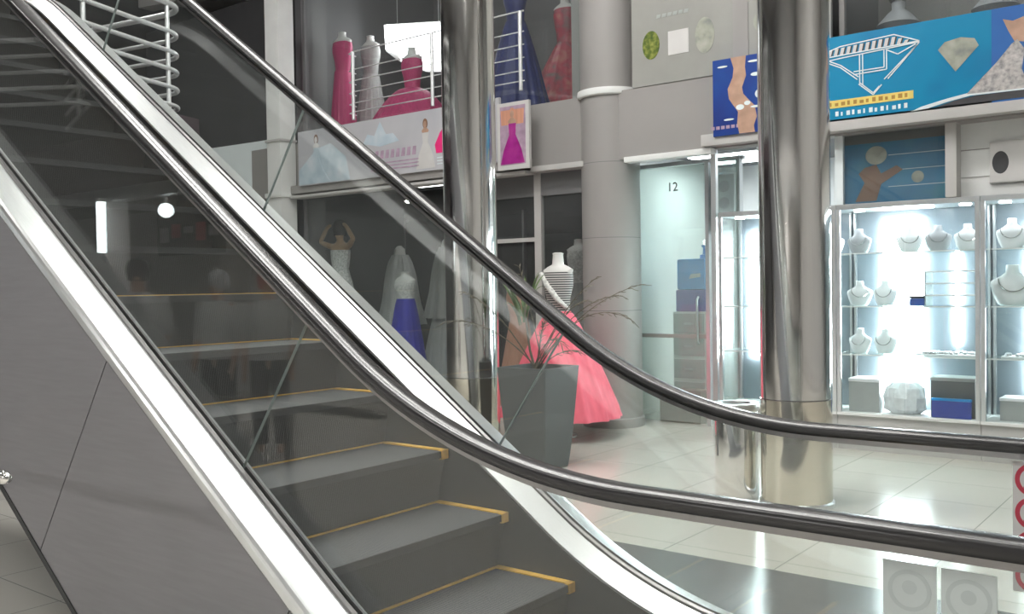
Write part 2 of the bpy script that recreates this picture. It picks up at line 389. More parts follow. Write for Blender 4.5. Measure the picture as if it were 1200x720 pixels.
for Y, s, JS in ((YN, -1, JN), (YF, 1, JF)):
    inn = -s                                                   # towards the steps
    # handrail and its guide, turned down round the newel at the lower end
    path = [(x, rail_z(x)) for x in XS if x < XB - .02]
    xc, zc, rr = path[-1][0], path[-1][1] - .3, .3
    nose = [(xc + .3 * sin(a), zc + .3 * cos(a)) for a in [radians(8 * k) for k in range(1, 20)]]
    full = path + nose
    rings = []
    rg = []
    for i, (x, z) in enumerate(full):
        a, b = full[max(i - 1, 0)], full[min(i + 1, len(full) - 1)]
        t = Vector((b[0] - a[0], 0, b[1] - a[1])).normalized(); n = Vector((-t.z, 0, t.x))
        ctr = Vector((x, Y, z))
        prof = [(-.040, -.006), (-.038, .010), (-.026, .019), (0, .022), (.026, .019), (.038, .010), (.040, -.006), (.034, -.018), (.022, -.020), (-.022, -.020), (-.034, -.018)]
        rings.append([ctr + Vector((0, p, 0)) + n * q for p, q in prof])
        rg.append([ctr + Vector((0, p, 0)) + n * q for p, q in ((-.02, -.019), (.02, -.019), (.016, -.038), (-.016, -.038))])
    hr = eb(MB().rings(rings), 'handrail', 'rubber', smooth=50)
    eb(MB().rings(rg), 'handrail_guide', 'guide')
    # glass, one pane at a time
    ends = [XA] + JS + [XB - .1]
    for j in range(len(ends) - 1):
        g = .004 if s > 0 else .0008
        xs = [ends[j] + g + (ends[j + 1] - ends[j] - 2 * g) * i / 24 for i in range(25)]
        if j == len(ends) - 2: xs += [xs[-1]]
        mb = MB(); rs = []
        for x in xs:
            (b0, b1), (t0, t1) = panel_pts(x)
            rs.append([(b0, Y - .005, b1), (b0, Y + .005, b1), (t0, Y + .005, t1), (t0, Y - .005, t1)])
        mb.rings(rs, True, s > 0)
        gp = eb(mb, 'glass_panel', 'escglass', smooth=45)
        if j > 0:
            jw = .0004 if s < 0 else .003
            (b0, b1), (t0, t1) = panel_pts(ends[j])
            mb = MB(); mb.rings([[(b0 - jw, Y - .006, b1), (b0 + jw, Y - .006, b1), (b0 + jw, Y + .006, b1), (b0 - jw, Y + .006, b1)],
                                 [(t0 - jw, Y - .006, t1), (t0 + jw, Y - .006, t1), (t0 + jw, Y + .006, t1), (t0 - jw, Y + .006, t1)]])
            eb(mb, 'panel_joint', 'edge')
    # clamp strips at the foot of the glass
    for k in (-1, 1):
        y0, y1 = Y + k * .008, Y + k * .02
        eb(strip([(y0, deck_z, .018), (y1, deck_z, .012), (y1, deck_z, -.02), (y0, deck_z, -.02)]), 'glass_clamp', 'guide')
    # decks
    yo = Y + s * .136
    eb(strip([(Y + s * .02, deck_z, 0), (Y + s * .112, outer_z, .012), (Y + s * .124, outer_z, .008), (Y + s * .132, outer_z, -.003), (yo, outer_z, -.018), (yo, outer_z, -.05),
              (Y + s * .12, outer_z, -.05), (Y + s * .02, deck_z, -.04)]), 'outer_deck', 'steeldeck', smooth=18)
    yi = 2.535 + s * .512
    eb(strip([(Y + inn * .02, deck_z, 0), (yi + inn * .0, inner_z, 0), (yi, inner_z, -.012), (Y + inn * .02, deck_z, -.02)]), 'inner_deck', 'steeldeck')
    low = zf(-.25, -.1, 2.0)
    eb(strip([(yi, inner_z, -.011), (yi + inn * .004, inner_z, -.011), (yi + inn * .004, low, 0), (yi, low, 0)]), 'skirt_panel', 'skirt')
    # side cladding in sheets with narrow gaps
    def under(x): return max(.0, min(outer_z(x) - .06, L(x) + .335 - 1.19 if x > -8.2 else L(-8.2) + .335 - 1.19))
    cuts = [XA, -7.41, -6.38, -5.35, -4.33, -3.30, -2.28, -1.26, XB]
    for j in range(len(cuts) - 1):
        rs = []
        for i in range(21):
            x = cuts[j] + (cuts[j + 1] - cuts[j]) * i / 20
            e = .003 if i == 0 else -.003 if i == 20 else 0
            top = outer_z(x) - .048
            # sheets are cut square to the slope and end at the floor
            an = math.atan(-(outer_z(x + .01) - outer_z(x - .01)) / .02)
            tt = min(.984, top / cos(an)); xb2 = x - tt * sin(an); ub = top - tt * cos(an)
            rs.append([(x + e, yo, top), (x + e, yo - s * .02, top), (xb2 + e, yo - s * .02, ub), (xb2 + e, yo, ub)])
        eb(MB().rings(rs), 'cladding_panel', 'clad')
# truss underside
mb = MB(); rs = []
for x in [XA + (-3.3 - XA) * i / 40 for i in range(41)]:
    u = max(.0, (L(x) + .335 - 1.19) if x > -8.2 else L(-8.2) + .335 - 1.19)
    rs.append([(x, YN - .14, u + .0), (x, YF + .14, u + .0), (x, YF + .14, u + .03), (x, YN - .14, u + .03)])
eb(MB().rings(rs), 'truss_underside', 'skirt')
# steps
def step_at(i):
    x = X0 - PX * i; z = Z0 + PZ * i
    if i == -1: z = .105
    return x, max(z, .012 if i < -1 else z)
for i in range(-4, 17):
    x, z = step_at(i)
    zt = RISE + .01
    z = min(z, zt)
    zl = step_at(i - 1)[1] - .02 if i > -4 else -.05
    zl = min(zl, zt - .03)
    W0, W1 = 2.535 - .498, 2.535 + .498
    st = eb(MB().box(x - .03, x + .391, W0, W1, z - .03, z - .001), 'step', 'skirt')
    def sb(mb, n, m):
        o = mb.build(n, m, None); o.parent = st; return o
    off = EL
    def loc(mb): mb.v = [tuple(Vector(v) - EL) for v in mb.v]; return mb
    sb(loc(MB().box(x + .02, x + .388, W0 + .02, W1 - .02, z - .002, z)), 'tread', 'tread')
    # riser curving in under the nose
    rs = []
    for k in range(9):
        t = k / 8; zz = z - .004 - (z - .004 - zl) * t; xx = x + .391 - .055 * sin(t * pi / 2)
        rs.append([(xx, W0 + .004, zz), (xx, W1 - .004, zz), (xx - .012, W1 - .004, zz), (xx - .012, W0 + .004, zz)])
    sb(loc(MB().rings(rs)), 'riser', 'riser')
    ye = MB().box(x, x + .024, W0, W1, z - .004, z + .004)
    ye.box(x + .02, x + .388, W1 - .034, W1, z - .004, z + .005)
    ye.box(x + .375, x + .396, W1 - .04, W1, z - .035, z + .005)
    sb(loc(ye), 'yellow_edge', 'yellow')
# comb plate at the foot
eb(MB().box(-1.1, .9, 2.03, 3.04, .0, .02), 'comb_plate', 'steel', bevel=.004)
eb(MB().box(-1.16, -1.1, 2.05, 3.02, .004, .018), 'comb', 'yellow')
# upper landing plate
eb(MB().box(-9.4, -8.2, 2.03, 3.04, RISE - .02, RISE + .005), 'landing_plate', 'steel')
# stickers on the glass: grey backs on the near side, prohibition signs on the far side
def disc(cx, y, cz, r, n=28, ri=0.0, t=.001):
    mb = MB()
    if ri == 0: mb.prism([(cx + r * cos(2 * pi * k / n), cz + r * sin(2 * pi * k / n)) for k in range(n)], 'y', y, y - t)
    else:
        rs = []
        for k in range(n + 1):
            a = 2 * pi * k / n
            rs.append([(cx + r * cos(a), y, cz + r * sin(a)), (cx + r * cos(a), y - t, cz + r * sin(a)), (cx + ri * cos(a), y - t, cz + ri * sin(a)), (cx + ri * cos(a), y, cz + ri * sin(a))])
        mb.rings(rs, True, False)
    return mb
def sub(mb, n, m, par):
    mb.v = [tuple(Vector(v) - EL) for v in mb.v]
    o = mb.build(n, m); o.parent = par; return o
for xa, xb_ in ((-.583, -.482), (-.474, -.376)):
    s_ = eb(MB().box(xa, xb_, YN - .0065, YN - .0052, .50, .915), 'sticker', 'sticker')
    part(s_, 'grey back of a sticker on the near glass')
    cxx = (xa + xb_) / 2
    for zc_ in (.86, .765, .67, .575):
        sub(disc(cxx, YN - .0066, zc_, .041, ri=.033, t=.0006), 'ring', 'stickerring', s_)
        sub(disc(cxx, YN - .0066, zc_ + .006, .014, t=.0005), 'emblem', 'stickerring', s_)
s_ = eb(MB().box(-.568, -.42, YF - .0068, YF - .0052, .535, .925), 'sticker', 'stickerwhite')
part(s_, 'white sticker strip with red prohibition circles on the far glass')
for zc_ in (.872, .772, .672, .585):
    sub(disc(-.512, YF - .0068, zc_, .05, ri=.037, t=.0008), 'red_circle', 'ringred', s_)
    mb = disc(-.512, YF - .0068, zc_ - .006, .013, t=.0006); mb.box(-.528, -.500, YF - .0074, YF - .0068, zc_ - .022, zc_ - .008); mb.box(-.52, -.51, YF - .0074, YF - .0068, zc_, zc_ + .02)
    sub(mb, 'emblem', 'darkprint', s_)
    mb = MB(); a = radians(45); d = Vector((cos(a), 0, sin(a))) * .036; n = Vector((-sin(a), 0, cos(a))) * .0035; c_ = Vector((-.512, YF - .0070, zc_))
    mb.rings([[c_ + d + n, c_ + d - n, c_ - d - n, c_ - d + n], [q + Vector((0, -.001, 0)) for q in (c_ + d + n, c_ + d - n, c_ - d - n, c_ - d + n)]])
    sub(mb, 'slash', 'ringred', s_)

# ------------------------------------------------------------------ polished columns, bin, planter
def chrome_column(x, y, r, label):
    t = thing('chrome_column', label, 'column', (x, y, 0), 'polished columns in the hall')
    MB().lathe([(r, .02), (r, .70)], n=64).build('lower_sleeve', 'chromewarm', t)
    MB().lathe([(r - .004, .70), (r - .004, .708)], n=64, caps=False).build('sleeve_joint', 'guide', t)
    MB().lathe([(r, .708), (r, 3.92)], n=64).build('middle_sleeve', 'chrome', t)
    MB().lathe([(r - .004, 3.92), (r - .004, 3.93)], n=64, caps=False).build('sleeve_joint', 'guide', t)
    MB().lathe([(r, 3.93), (r, 7.19)], n=64).build('upper_sleeve', 'chrome', t)
    MB().lathe([(r + .012, 0), (r + .012, .025), (r, .035)], n=64).build('base_ring', 'steel', t)
    return t
chrome_column(-2.385, 6.06, .228, 'thick polished steel column in front of the jewellery cases')
chrome_column(-5.27, 6.15, .228, 'polished steel column behind the escalator, left of the planter')
b = thing('waste_bin', 'small polished steel bin standing against the right column', 'bin', (-2.81, 6.06, 0))
MB().lathe([(.14, .0), (.145, .01), (.145, .60), (.14, .61)], n=48).build('body', 'chrome', b)
MB().lathe([(.148, .59), (.155, .6), (.155, .635), (.148, .645), (.11, .645), (.105, .635), (.105, .60)], n=48, caps=False).build('rim', 'steel', b)
MB().lathe([(.104, .604), (.0, .604)], n=32, caps=False).build('ash_tray', 'black', b)

br_ = thing('barrier_rail', 'rounded chrome end of a barrier rail at the left edge beside the steel cladding', 'barrier', (-3.4, 1.2, 0.022))
MB().tube([(-.9, 0, .93), (.3, 0, .93), (.58, 0, .93), (.62, 0, .93), (.645, 0, .93), (.655, 0, .93)], [.022, .022, .022, .02, .014, .004], 20).build('rail', 'chrome', br_, smooth=70)
MB().tube([(.05, 0, -.02), (.05, 0, .92)], .026, 20).build('post', 'chrome', br_)
MB().lathe([(.12, -.022), (.12, -.01), (.04, .008), (.028, .018)], (.05, 0, 0), 32).build('foot', 'steel', br_)
pl = thing('potted_plant', 'thin dry branching plant in a tall tapered grey square planter', 'plant', (-4.555, 6.125, 0))
rs = []
for t in [k / 10 for k in range(11)]:
    h = .17 + .072 * (t ** .8); z = .82 * t; c = .012
    rs.append([(sx * h - (c if k_ else 0) * sx, sy * h - (0 if k_ else c) * sy, z) for sx, sy, k_ in ((1, 1, 1), (-1, 1, 1), (-1, 1, 0), (-1, -1, 0), (-1, -1, 1), (1, -1, 1), (1, -1, 0), (1, 1, 0))])
for t_, h in ((.82, .215), (.77, .21)):
    rs.append([(sx * h, sy * h, t_) for sx, sy in ((1, 1), (-1, 1), (-1, 1), (-1, -1), (-1, -1), (1, -1), (1, -1), (1, 1))])
MB().rings(rs).build('planter', 'planter', pl, smooth=25)
MB().box(-.208, .208, -.208, .208, .74, .768).build('soil', 'soil', pl)
def blade(pts, wd, th=.002):
    """a leaf blade: flat tapering strip with thickness"""
    pts = [Vector(p) for p in pts]; n = len(pts); rs = []
    for i, p in enumerate(pts):
        t = (pts[min(i + 1, n - 1)] - pts[max(i - 1, 0)]).normalized()
        sd = t.cross(Vector((0, 0, 1)))
        if sd.length < .05: sd = Vector((1, 0, 0))
        sd.normalize(); up = sd.cross(t)
        ww = wd * (.15 + .85 * sin(pi * min(1, .12 + .88 * i / (n - 1)))) if i < n - 1 else wd * .05
        rs.append([p + sd * ww + up * th * 0, p + up * (th + ww * .25), p - sd * ww, p - up * th])
    return MB().rings(rs)
def arc(p0, p1, lift, n=9):
    p0 = Vector(p0); p1 = Vector(p1)
    return [p0.lerp(p1, k / (n - 1)) + Vector((0, 0, lift * 4 * (k / (n - 1)) * (1 - k / (n - 1)))) for k in range(n)]
# long thin fronds, ends in plant coordinates (x right along the hall, y away)
fr = [((.62, .25, 1.38), .16), ((.78, .15, 1.20), .22), ((.50, .1, 1.52), .10), ((.30, -.1, 1.02), .12), ((.34, .1, .95), .06), ((-.38, -.42, 1.42), .1),
      ((-.5, -.5, 1.2), .12), ((.05, 0, 1.12), .02), ((.2, -.15, 1.2), .1), ((.36, .15, 1.34), .12), ((-.25, .1, 1.62), .04), ((.88, .1, 1.46), .12)]
for k, (e, lf) in enumerate(fr):
    st_ = (random.uniform(-.06, .06), random.uniform(-.06, .06), .76)
    P = arc(st_, e, lf, 12)
    mb = MB().tube(P, [.006 - .0042 * i / 11 for i in range(12)], 6)
    fo = mb.build('stem', 'dry', pl)
    lm_ = MB()
    for i in range(5, 12):
        p = P[i]; t = (P[i] - P[i - 1]).normalized()
        for sgn in (1, -1):
            sd = t.cross(Vector((0, 0, 1))).normalized() * sgn
            q = p + t * random.uniform(.05, .11) + sd * random.uniform(.02, .05) - Vector((0, 0, random.uniform(.01, .045)))
            b_ = blade([p, p.lerp(q, .4) + Vector((0, 0, .008)), p.lerp(q, .75), q], .005)
            lm_.add(b_.v, b_.f)
    o = lm_.build('leaflets', 'dry', pl); o['kind'] = 'stuff'
for k in range(16):
    a = random.uniform(0, 2 * pi); r0 = random.uniform(.02, .06)
    p0 = Vector((-.14 + r0 * cos(a), r0 * sin(a), 1.18 + random.uniform(-.05, .12)))
    q = p0 + Vector((cos(a) * random.uniform(.1, .24), sin(a) * random.uniform(.08, .2), random.uniform(.12, .42)))
    blade(arc(p0, q, .05, 7), random.uniform(.012, .02)).build('green_leaf', 'leaf', pl)
MB().tube([(-.02, 0, .76), (-.08, 0, .95), (-.14, .01, 1.3)], [.012, .01, .007], 8).build('stem', 'dry', pl)

# ------------------------------------------------------------------ gowns on stands
def folds(n, a, ph=0):
    return lambda t_, u: 1 + a * (u if False else 1) * 0 + a * max(0, 1 - u) * (cos(n * t_ + ph) + .5 * cos((2 * n - 3) * t_ + 1.3 * ph))
def gown(label, x, y, z0, hem, waist, top, neck, hem_r, sk, bod, group, skin='mann', power=1.25, veil=None, sash=None, cap=None):
    """heights above the base: hem, waist, bodice top, neck top"""
    t = thing('gown', label, 'dress', (x, y, z0), group)
    prof = []
    N = 22
    for k in range(N + 1):
        u = k / N
        r = .115 + (hem_r - .115) * ((1 - u) ** power)
        if u < .06: r *= .985
        prof.append((r, hem + (waist - hem) * u))
    MB().lathe(prof, n=120, mod=folds(17, .035, x * 3), caps=False).build('skirt', sk, t, smooth=80)
    bl = top - waist
    MB().lathe([(.118, .098, waist - .02), (.112, .09, waist + .05 * bl), (.125, .1, waist + .35 * bl), (.155, .125, waist + .66 * bl), (.165, .115, waist + .85 * bl), (.155, .1, top)], n=40).build('bodice', bod, t, smooth=60)
    MB().lathe([(.15, .095, top - .03), (.17, .085, top + .02), (.12, .07, top + .05), (.06, .055, top + .075), (.05, .05, neck - .02), (.056, .056, neck - .008), (.03, .03, neck)], n=32).build('mannequin_torso', skin, t, smooth=60)
    MB().tube([(0, 0, .02), (0, 0, waist)], .016, 12).build('stand_pole', 'steel', t)
    MB().lathe([(.16, 0), (.16, .012), (.05, .03), (.02, .04)], n=32).build('stand_base', 'steel', t)
    if veil:
        MB().lathe([(.12, neck + .1), (.17, neck + .0), (.22, top - .02), (.27, waist), (.36, waist - .35)], n=60, mod=lambda a, u: (1 + .05 * cos(9 * a)) * (1 if sin(a) > -.5 else .8), caps=False).build('veil', veil, t, smooth=80)
        MB().lathe([(.02, neck - .03), (.07, neck + .02), (.085, neck + .1), (.075, neck + .18), (.03, neck + .225), (.005, neck + .23)], n=24).build('mannequin_head', skin, t, smooth=70)
    if sash:
        mb = MB().tube([(-.16, -.06, top - .01), (-.05, -.125, top - .12), (.07, -.125, waist + .12), (.13, -.03, waist + .02)], [.02, .028, .028, .02], 10)
        mb.build('sash', sash, t, smooth=70)
    return t
gown('coral pink ball gown with a striped silver bodice standing before the round pillar', -5.33, 7.52, 0, .2, 1.22, 1.60, 1.79, .60, 'pink', 'sequin', 'gowns in the dress shop', power=.82, sash='lace')
GS = 'gowns in the dress shop'
gown('white lace wedding gown with a veil behind the shop glass, left of the grey gown', -9.56, 9.6, 0, .05, 1.3, 1.68, 1.84, .4, 'tulle', 'lace', GS, veil='tulle')
gown('royal blue skirted gown with a white bodice in the dress shop window', -8.63, 8.76, .0, .03, 1.33, 1.55, 1.68, .32, 'blue', 'lace', GS, power=.8)
gown('full pale grey tulle gown beside the left polished column', -8.7, 9.66, 0, .05, 1.4, 1.75, 1.92, .43, 'greytulle', 'lace', GS, power=.8, veil='greytulle')
gown('peach gown half hidden behind the pink ball gown', -6.75, 8.72, 0, .05, 1.05, 1.4, 1.55, .3, 'peach', 'peach', GS, power=1.0)
gown('pale gown deep inside the window left of the pillar', -6.7, 9.9, 0, .05, 1.5, 1.9, 2.05, .45, 'greytulle', 'lace', GS)
GU = 'gowns in the upper window'
gown('slim magenta gown at the left of the upper window', -9.95, 8.95, 3.43, .05, 1.05, 1.45, 1.6, .2, 'magenta', 'magenta', GU, power=.9)
gown('pale grey gown between two magenta gowns in the upper window', -9.97, 9.5, 3.43, .05, 1.1, 1.5, 1.66, .28, 'greytulle', 'greytulle', GU, power=.9)
gown('wide magenta gown standing before the added bright panel in the upper window', -8.72, 9.05, 3.43, .05, .66, 1.04, 1.2, .62, 'magenta', 'magenta', GU, power=.6)
gown('deep blue gown in the upper window right of the left polished column', -6.95, 9.0, 3.43, .05, 1.2, 1.6, 1.75, .42, 'navy', 'navy', GU, power=.85)
gown('red floral ball gown in the upper window beside the pillar', -7.1, 10.25, 3.43, .05, 1.2, 1.65, 1.82, .7, 'red', 'red', GU, power=.95)

# tan mannequin with raised arms, a continuous skinned figure
def skinfig(name, joints, edges, m, parent, root, sub=2, smooth=True):
    me = bpy.data.meshes.new(name); me.from_pydata([j[:3] for j in joints], edges, [])
    o = bpy.data.objects.new(name, me); COL.objects.link(o); o.parent = parent
    sk = o.modifiers.new('skin', 'SKIN'); sk.use_smooth_shade = True
    for i, j in enumerate(joints):
        v = me.skin_vertices[0].data[i]; v.radius = (j[3], j[4] if len(j) > 4 else j[3]); v.use_root = (i == root)
    ss = o.modifiers.new('sub', 'SUBSURF'); ss.levels = sub; ss.render_levels = sub
    me.materials.append(mt[m]); return o
fg = thing('mannequin', 'tan mannequin with both arms raised to its head in the dress shop window', 'mannequin', (-9.85, 8.75, .62))
J = [(0, 0, .98, .13, .1), (0, 0, 1.12, .1, .08), (0, 0, 1.3, .13, .09), (0, 0, 1.42, .11, .075), (0, 0, 1.50, .045), (0, -.01, 1.56, .05), (0, -.02, 1.63, .078, .09), (0, -.01, 1.72, .07),
     (.17, 0, 1.43, .045), (.33, -.06, 1.52, .036), (.19, -.06, 1.70, .028), (.12, -.05, 1.74, .022),
     (-.17, 0, 1.43, .045), (-.34, -.06, 1.50, .036), (-.20, -.06, 1.69, .028), (-.12, -.05, 1.73, .022),
     (.09, 0, .85, .08), (.09, 0, .48, .055), (.09, .01, .08, .035), (-.09, 0, .85, .08), (-.09, 0, .48, .055), (-.09, .01, .08, .035)]
Eg = [(0, 1), (1, 2), (2, 3), (3, 4), (4, 5), (5, 6), (6, 7), (3, 8), (8, 9), (9, 10), (10, 11), (3, 12), (12, 13), (13, 14), (14, 15), (0, 16), (16, 17), (17, 18), (0, 19), (19, 20), (20, 21)]
skinfig('body', J, Eg, 'gold', fg, 0)
MB().lathe([(.13, 1.44), (.15, .12, 1.38), (.145, .11, 1.25), (.12, .1, 1.12), (.17, .14, .95), (.3, .26, .4), (.36, .3, .02)][1:], n=48, mod=folds(11, .03)).build('dress', 'lace', fg, smooth=70)
MB().lathe([(.02, 1.80), (.07, 1.79), (.095, 1.73), (.1, 1.66), (.085, 1.58)], n=24, caps=False).build('hair', 'hair', fg, smooth=70)
struct('trim_plinth', box(-10.1, -9.6, 8.45, 9.05, .0, .62), 'dimgrey')

# ------------------------------------------------------------------ dress shop, both storeys
struct('wall_bridal_back', box(-10.6, -5.5, 10.6, 10.7, 0, 2.95), 'charcoal')
struct('wall_bridal_left', box(-10.6, -10.45, 8.53, 10.7, 0, 2.95), 'dimgrey')
struct('wall_bridal_right', box(-5.62, -5.5, 8.6, 10.7, 0, 2.95), 'dimgrey')
struct('floor_bridal', box(-10.45, -5.6, 8.4, 10.6, 0, .012), 'shopfloor')
bp = thing('wall_panel', 'black display panel at the back of the dress shop, behind the tan mannequin', 'panel', (-8.9, 10.2, 0))
MB().box(-1.1, 1.1, -.02, .02, .05, 2.45).build('board', 'black', bp)
for xx in (-1.13, 1.1): MB().box(xx, xx + .03, -.03, .03, 0, 2.5).build('rail', 'dimgrey', bp)
struct('wall_upper_back', box(-10.3, -5.5, 11.2, 11.3, 3.43, 7.2), 'dimgrey')
struct('wall_upper_side', box(-10.4, -10.3, 8.52, 11.3, 3.43, 7.2), 'dimgrey')
# storefront glazing: each window a pane with its frame
def shopwindow(n, x0, x1, z0, z1, y, frame='white', bars=(), g='shopglass', fw=.045):
    w_ = MB().box(x0, x1, y - .005, y + .005, z0, z1).build('window_%d' % n, g); w_['kind'] = 'structure'
    mb = MB()
    mb.box(x0, x0 + fw, y - .03, y + .03, z0, z1); mb.box(x1 - fw, x1, y - .03, y + .03, z0, z1)
    mb.box(x0, x1, y - .03, y + .03, z1 - fw, z1)
    if z0 < 1: mb.box(x0, x1, y - .03, y + .03, z0, z0 + fw)
    mb.build('window_frame', frame, w_)
    for zb in bars: MB().box(x0 + fw, x1 - fw, y - .028, y + .028, zb - .022, zb + .022).build('transom', frame, w_)
    return w_
shopwindow(1, -10.1, -7.05, .06, 2.74, 8.36, 'dimgrey')
shopwindow(2, -7.03, -6.17, .06, 2.74, 8.36, 'wall2', (1.98,))
shopwindow(3, -6.17, -5.5, .06, 2.74, 8.36, 'wall2')
struct('trim_header', box(-7.0, -5.5, 8.34, 8.38, 2.45, 2.74), 'dimgrey')
shopwindow(4, -10.1, -7.0, 3.44, 6.2, 8.4, 'dimgrey')
shopwindow(5, -7.0, -5.5, 3.44, 6.2, 8.4, 'dimgrey')
# dress form outline behind the window by the pillar
# lamps in the dress shop
def lampbox(name, label, x0, x1, y0, y1, z, m, group, cat='light', t=.05):
    o = thing(name, label, cat, ((x0 + x1) / 2, (y0 + y1) / 2, z), group)
    hx, hy = (x1 - x0) / 2, (y1 - y0) / 2
    MB().box(-hx - .02, hx + .02, -hy - .02, hy + .02, 0, t).build('housing', 'white', o)
    MB().box(-hx, hx, -hy, hy, -.008, -.0005).build('diffuser', m, o)
    return o
lampbox('ceiling_light', 'long ceiling light over the gowns in the dress shop', -9.2, -7.6, 9.5, 9.7, 2.88, 'dim_lamp', 'dress shop lights')
lampbox('ceiling_light', 'short ceiling light behind the window left of the pillar', -6.9, -6.1, 9.3, 9.45, 2.88, 'dim_lamp', 'dress shop lights')
struct('ceiling_upper', box(-10.3, -5.5, 8.3, 11.2, 6.5, 6.6), 'dimgrey')
lampbox('ceiling_light', 'ceiling light over the magenta gowns on the upper storey', -9.4, -7.8, 9.4, 9.7, 6.44, 'dim_lamp', 'upper shop lights')
lampbox('ceiling_light', 'ceiling light over the blue and red gowns on the upper storey', -6.9, -6.0, 9.3, 9.5, 6.44, 'dim_lamp', 'upper shop lights')
lp = thing('reflection_panel', 'added white glowing panel standing in for a reflection in the upper window, behind the wide magenta gown', 'light', (-9.3, 9.75, 4.78))  # added glow, stands in for a bright reflection in the window glass
MB().prism([(-.62, .5), (-.1, .42), (.55, .33), (.56, -.32), (.2, -.27), (-.28, -.07), (-.36, .05), (-.6, .15)], 'y', -.02, 0).build('glowing_face', 'reflection_glow', lp)
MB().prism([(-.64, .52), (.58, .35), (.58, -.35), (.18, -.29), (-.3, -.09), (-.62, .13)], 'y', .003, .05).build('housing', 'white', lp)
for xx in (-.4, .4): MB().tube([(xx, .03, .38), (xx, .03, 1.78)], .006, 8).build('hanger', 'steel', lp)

# ------------------------------------------------------------------ banners and signs (flat printed boards)
def flat(poly, y, t=.003): return MB().prism(poly, 'y', y, y - t)
def oval(cx, cz, rx, rz, n=24): return [(cx + rx * cos(2 * pi * k / n), cz + rz * sin(2 * pi * k / n)) for k in range(n)]
def lady(par, x, z, h, y, dress, skin_, hairm, wide=.32):
    """printed figure of a woman in a long gown; z at the hem"""
    sk = [(x - wide * h, z), (x + wide * h, z), (x + .2 * h, z + .25 * h), (x + .07 * h, z + .52 * h), (x + .085 * h, z + .72 * h), (x - .085 * h, z + .72 * h), (x - .07 * h, z + .52 * h), (x - .2 * h, z + .25 * h)]
    a = flat(sk, y).build('printed_dress', dress, par)
    flat([(x - .08 * h, z + .72 * h), (x + .08 * h, z + .72 * h), (x + .1 * h, z + .76 * h), (x + .03 * h, z + .82 * h), (x - .03 * h, z + .82 * h), (x - .1 * h, z + .76 * h)], y - .0005).build('printed_shoulders', skin_, par)
    flat(oval(x, z + .9 * h, .065 * h, .1 * h), y).build('printed_hair', hairm, par)
    flat(oval(x, z + .885 * h, .042 * h, .065 * h), y - .002).build('printed_face', skin_, par)
bn = thing('banner', 'long pale bridal banner with printed gowns above the dress shop', 'banner', (-8.55, 8.1, 2.83))
MB().box(-1.34, 2.06, -.01, .02, 0, .705).build('board', 'banner', bn)
lady(bn, -.98, .02, .62, -.011, 'bannerblue', 'poster', 'brown', .42)
flat([(-1.33, .01), (-.35, .01), (-.42, .3), (-.7, .5), (-.98, .45), (-1.33, .2)], -.0101, .0008).build('printed_mist', 'bannerblue', bn)
flat([(-.1, .42), (.2, .36), (.52, .40), (.42, .50), (.3, .50), (.2, .66), (.1, .5), (-.02, .53)], -.011).build('printed_crown', 'bannerblue', bn)
for k in range(8): flat([(.10 + .09 * k, .21), (.16 + .09 * k, .21), (.17 + .09 * k, .31), (.12 + .09 * k, .31)], -.011).build('letter', 'lilac', bn)
for r_ in range(3): MB().box(.03, .84, -.014, -.0105, .07 + .04 * r_, .085 + .04 * r_).build('text_line', 'lilac', bn)
lady(bn, .95, .03, .58, -.011, 'poster', 'skin', 'brown', .26)
flat([(1.12, .19), (1.25, .19), (1.28, .29), (1.24, .48), (1.18, .42), (1.1, .29)], -.011).build('printed_pink_dress', 'pinkprint', bn)
for k in range(3): flat([(1.13, .06 + .035 * k), (1.32, .06 + .035 * k), (1.32, .073 + .035 * k), (1.13, .073 + .035 * k)], -.011).build('text_line', 'line', bn)
# the purple poster at the right end
pp = thing('poster', 'poster of a lady in a purple gown beside the left polished column', 'poster', (-6.4, 8.06, 2.73))
MB().box(-.09, .34, -.01, .03, 0, .72).build('board', 'poster', pp)
MB().box(-.05, .295, -.013, -.0101, .05, .68).build('printed_ground', 'lilac', pp)
lady(pp, .12, .06, .60, -.0135, 'purple', 'skin', 'peach', .27)
flat([(-.03, .48), (.27, .48), (.28, .64), (-.04, .64)], -.0132, .0003).build('printed_flowers', 'peach', pp)
# white milky panel with stickers on the upper storey
mp_ = thing('wall_panel', 'pale milky panel with three stickers above the glass door', 'panel', (-4.4, 8.25, 3.432))
MB().box(-.5, 1.5, -.01, .03, .0, 2.6).build('board', 'milk', mp_)
MB().box(.59, .74, -.02, -.0101, .0, 2.6).build('strip', 'wall', mp_)
part(flat(oval(-.28, .39, .095, .14), -.011).build('sticker', 'greensticker', mp_), 'green oval sticker')
part(MB().box(-.09, .13, -.014, -.0102, .26, .49).build('sticker', 'poster', mp_), 'white square sticker')
part(flat(oval(.30, .39, .1, .17), -.011).build('sticker', 'greyprint', mp_), 'grey oval sticker')
mb = MB()
for k in range(6): mb.add(*(lambda q: (q.v, q.f))(flat([(-.22 + .06 * k, .64), (-.175 + .06 * k, .64), (-.165 + .06 * k, .675), (-.21 + .06 * k, .675)], -.011, .002)))
mb.build('lettering', 'drawer', mp_)
flat(oval(.86, .42, .07, .09), -.011).build('sticker', 'greyprint', mp_)
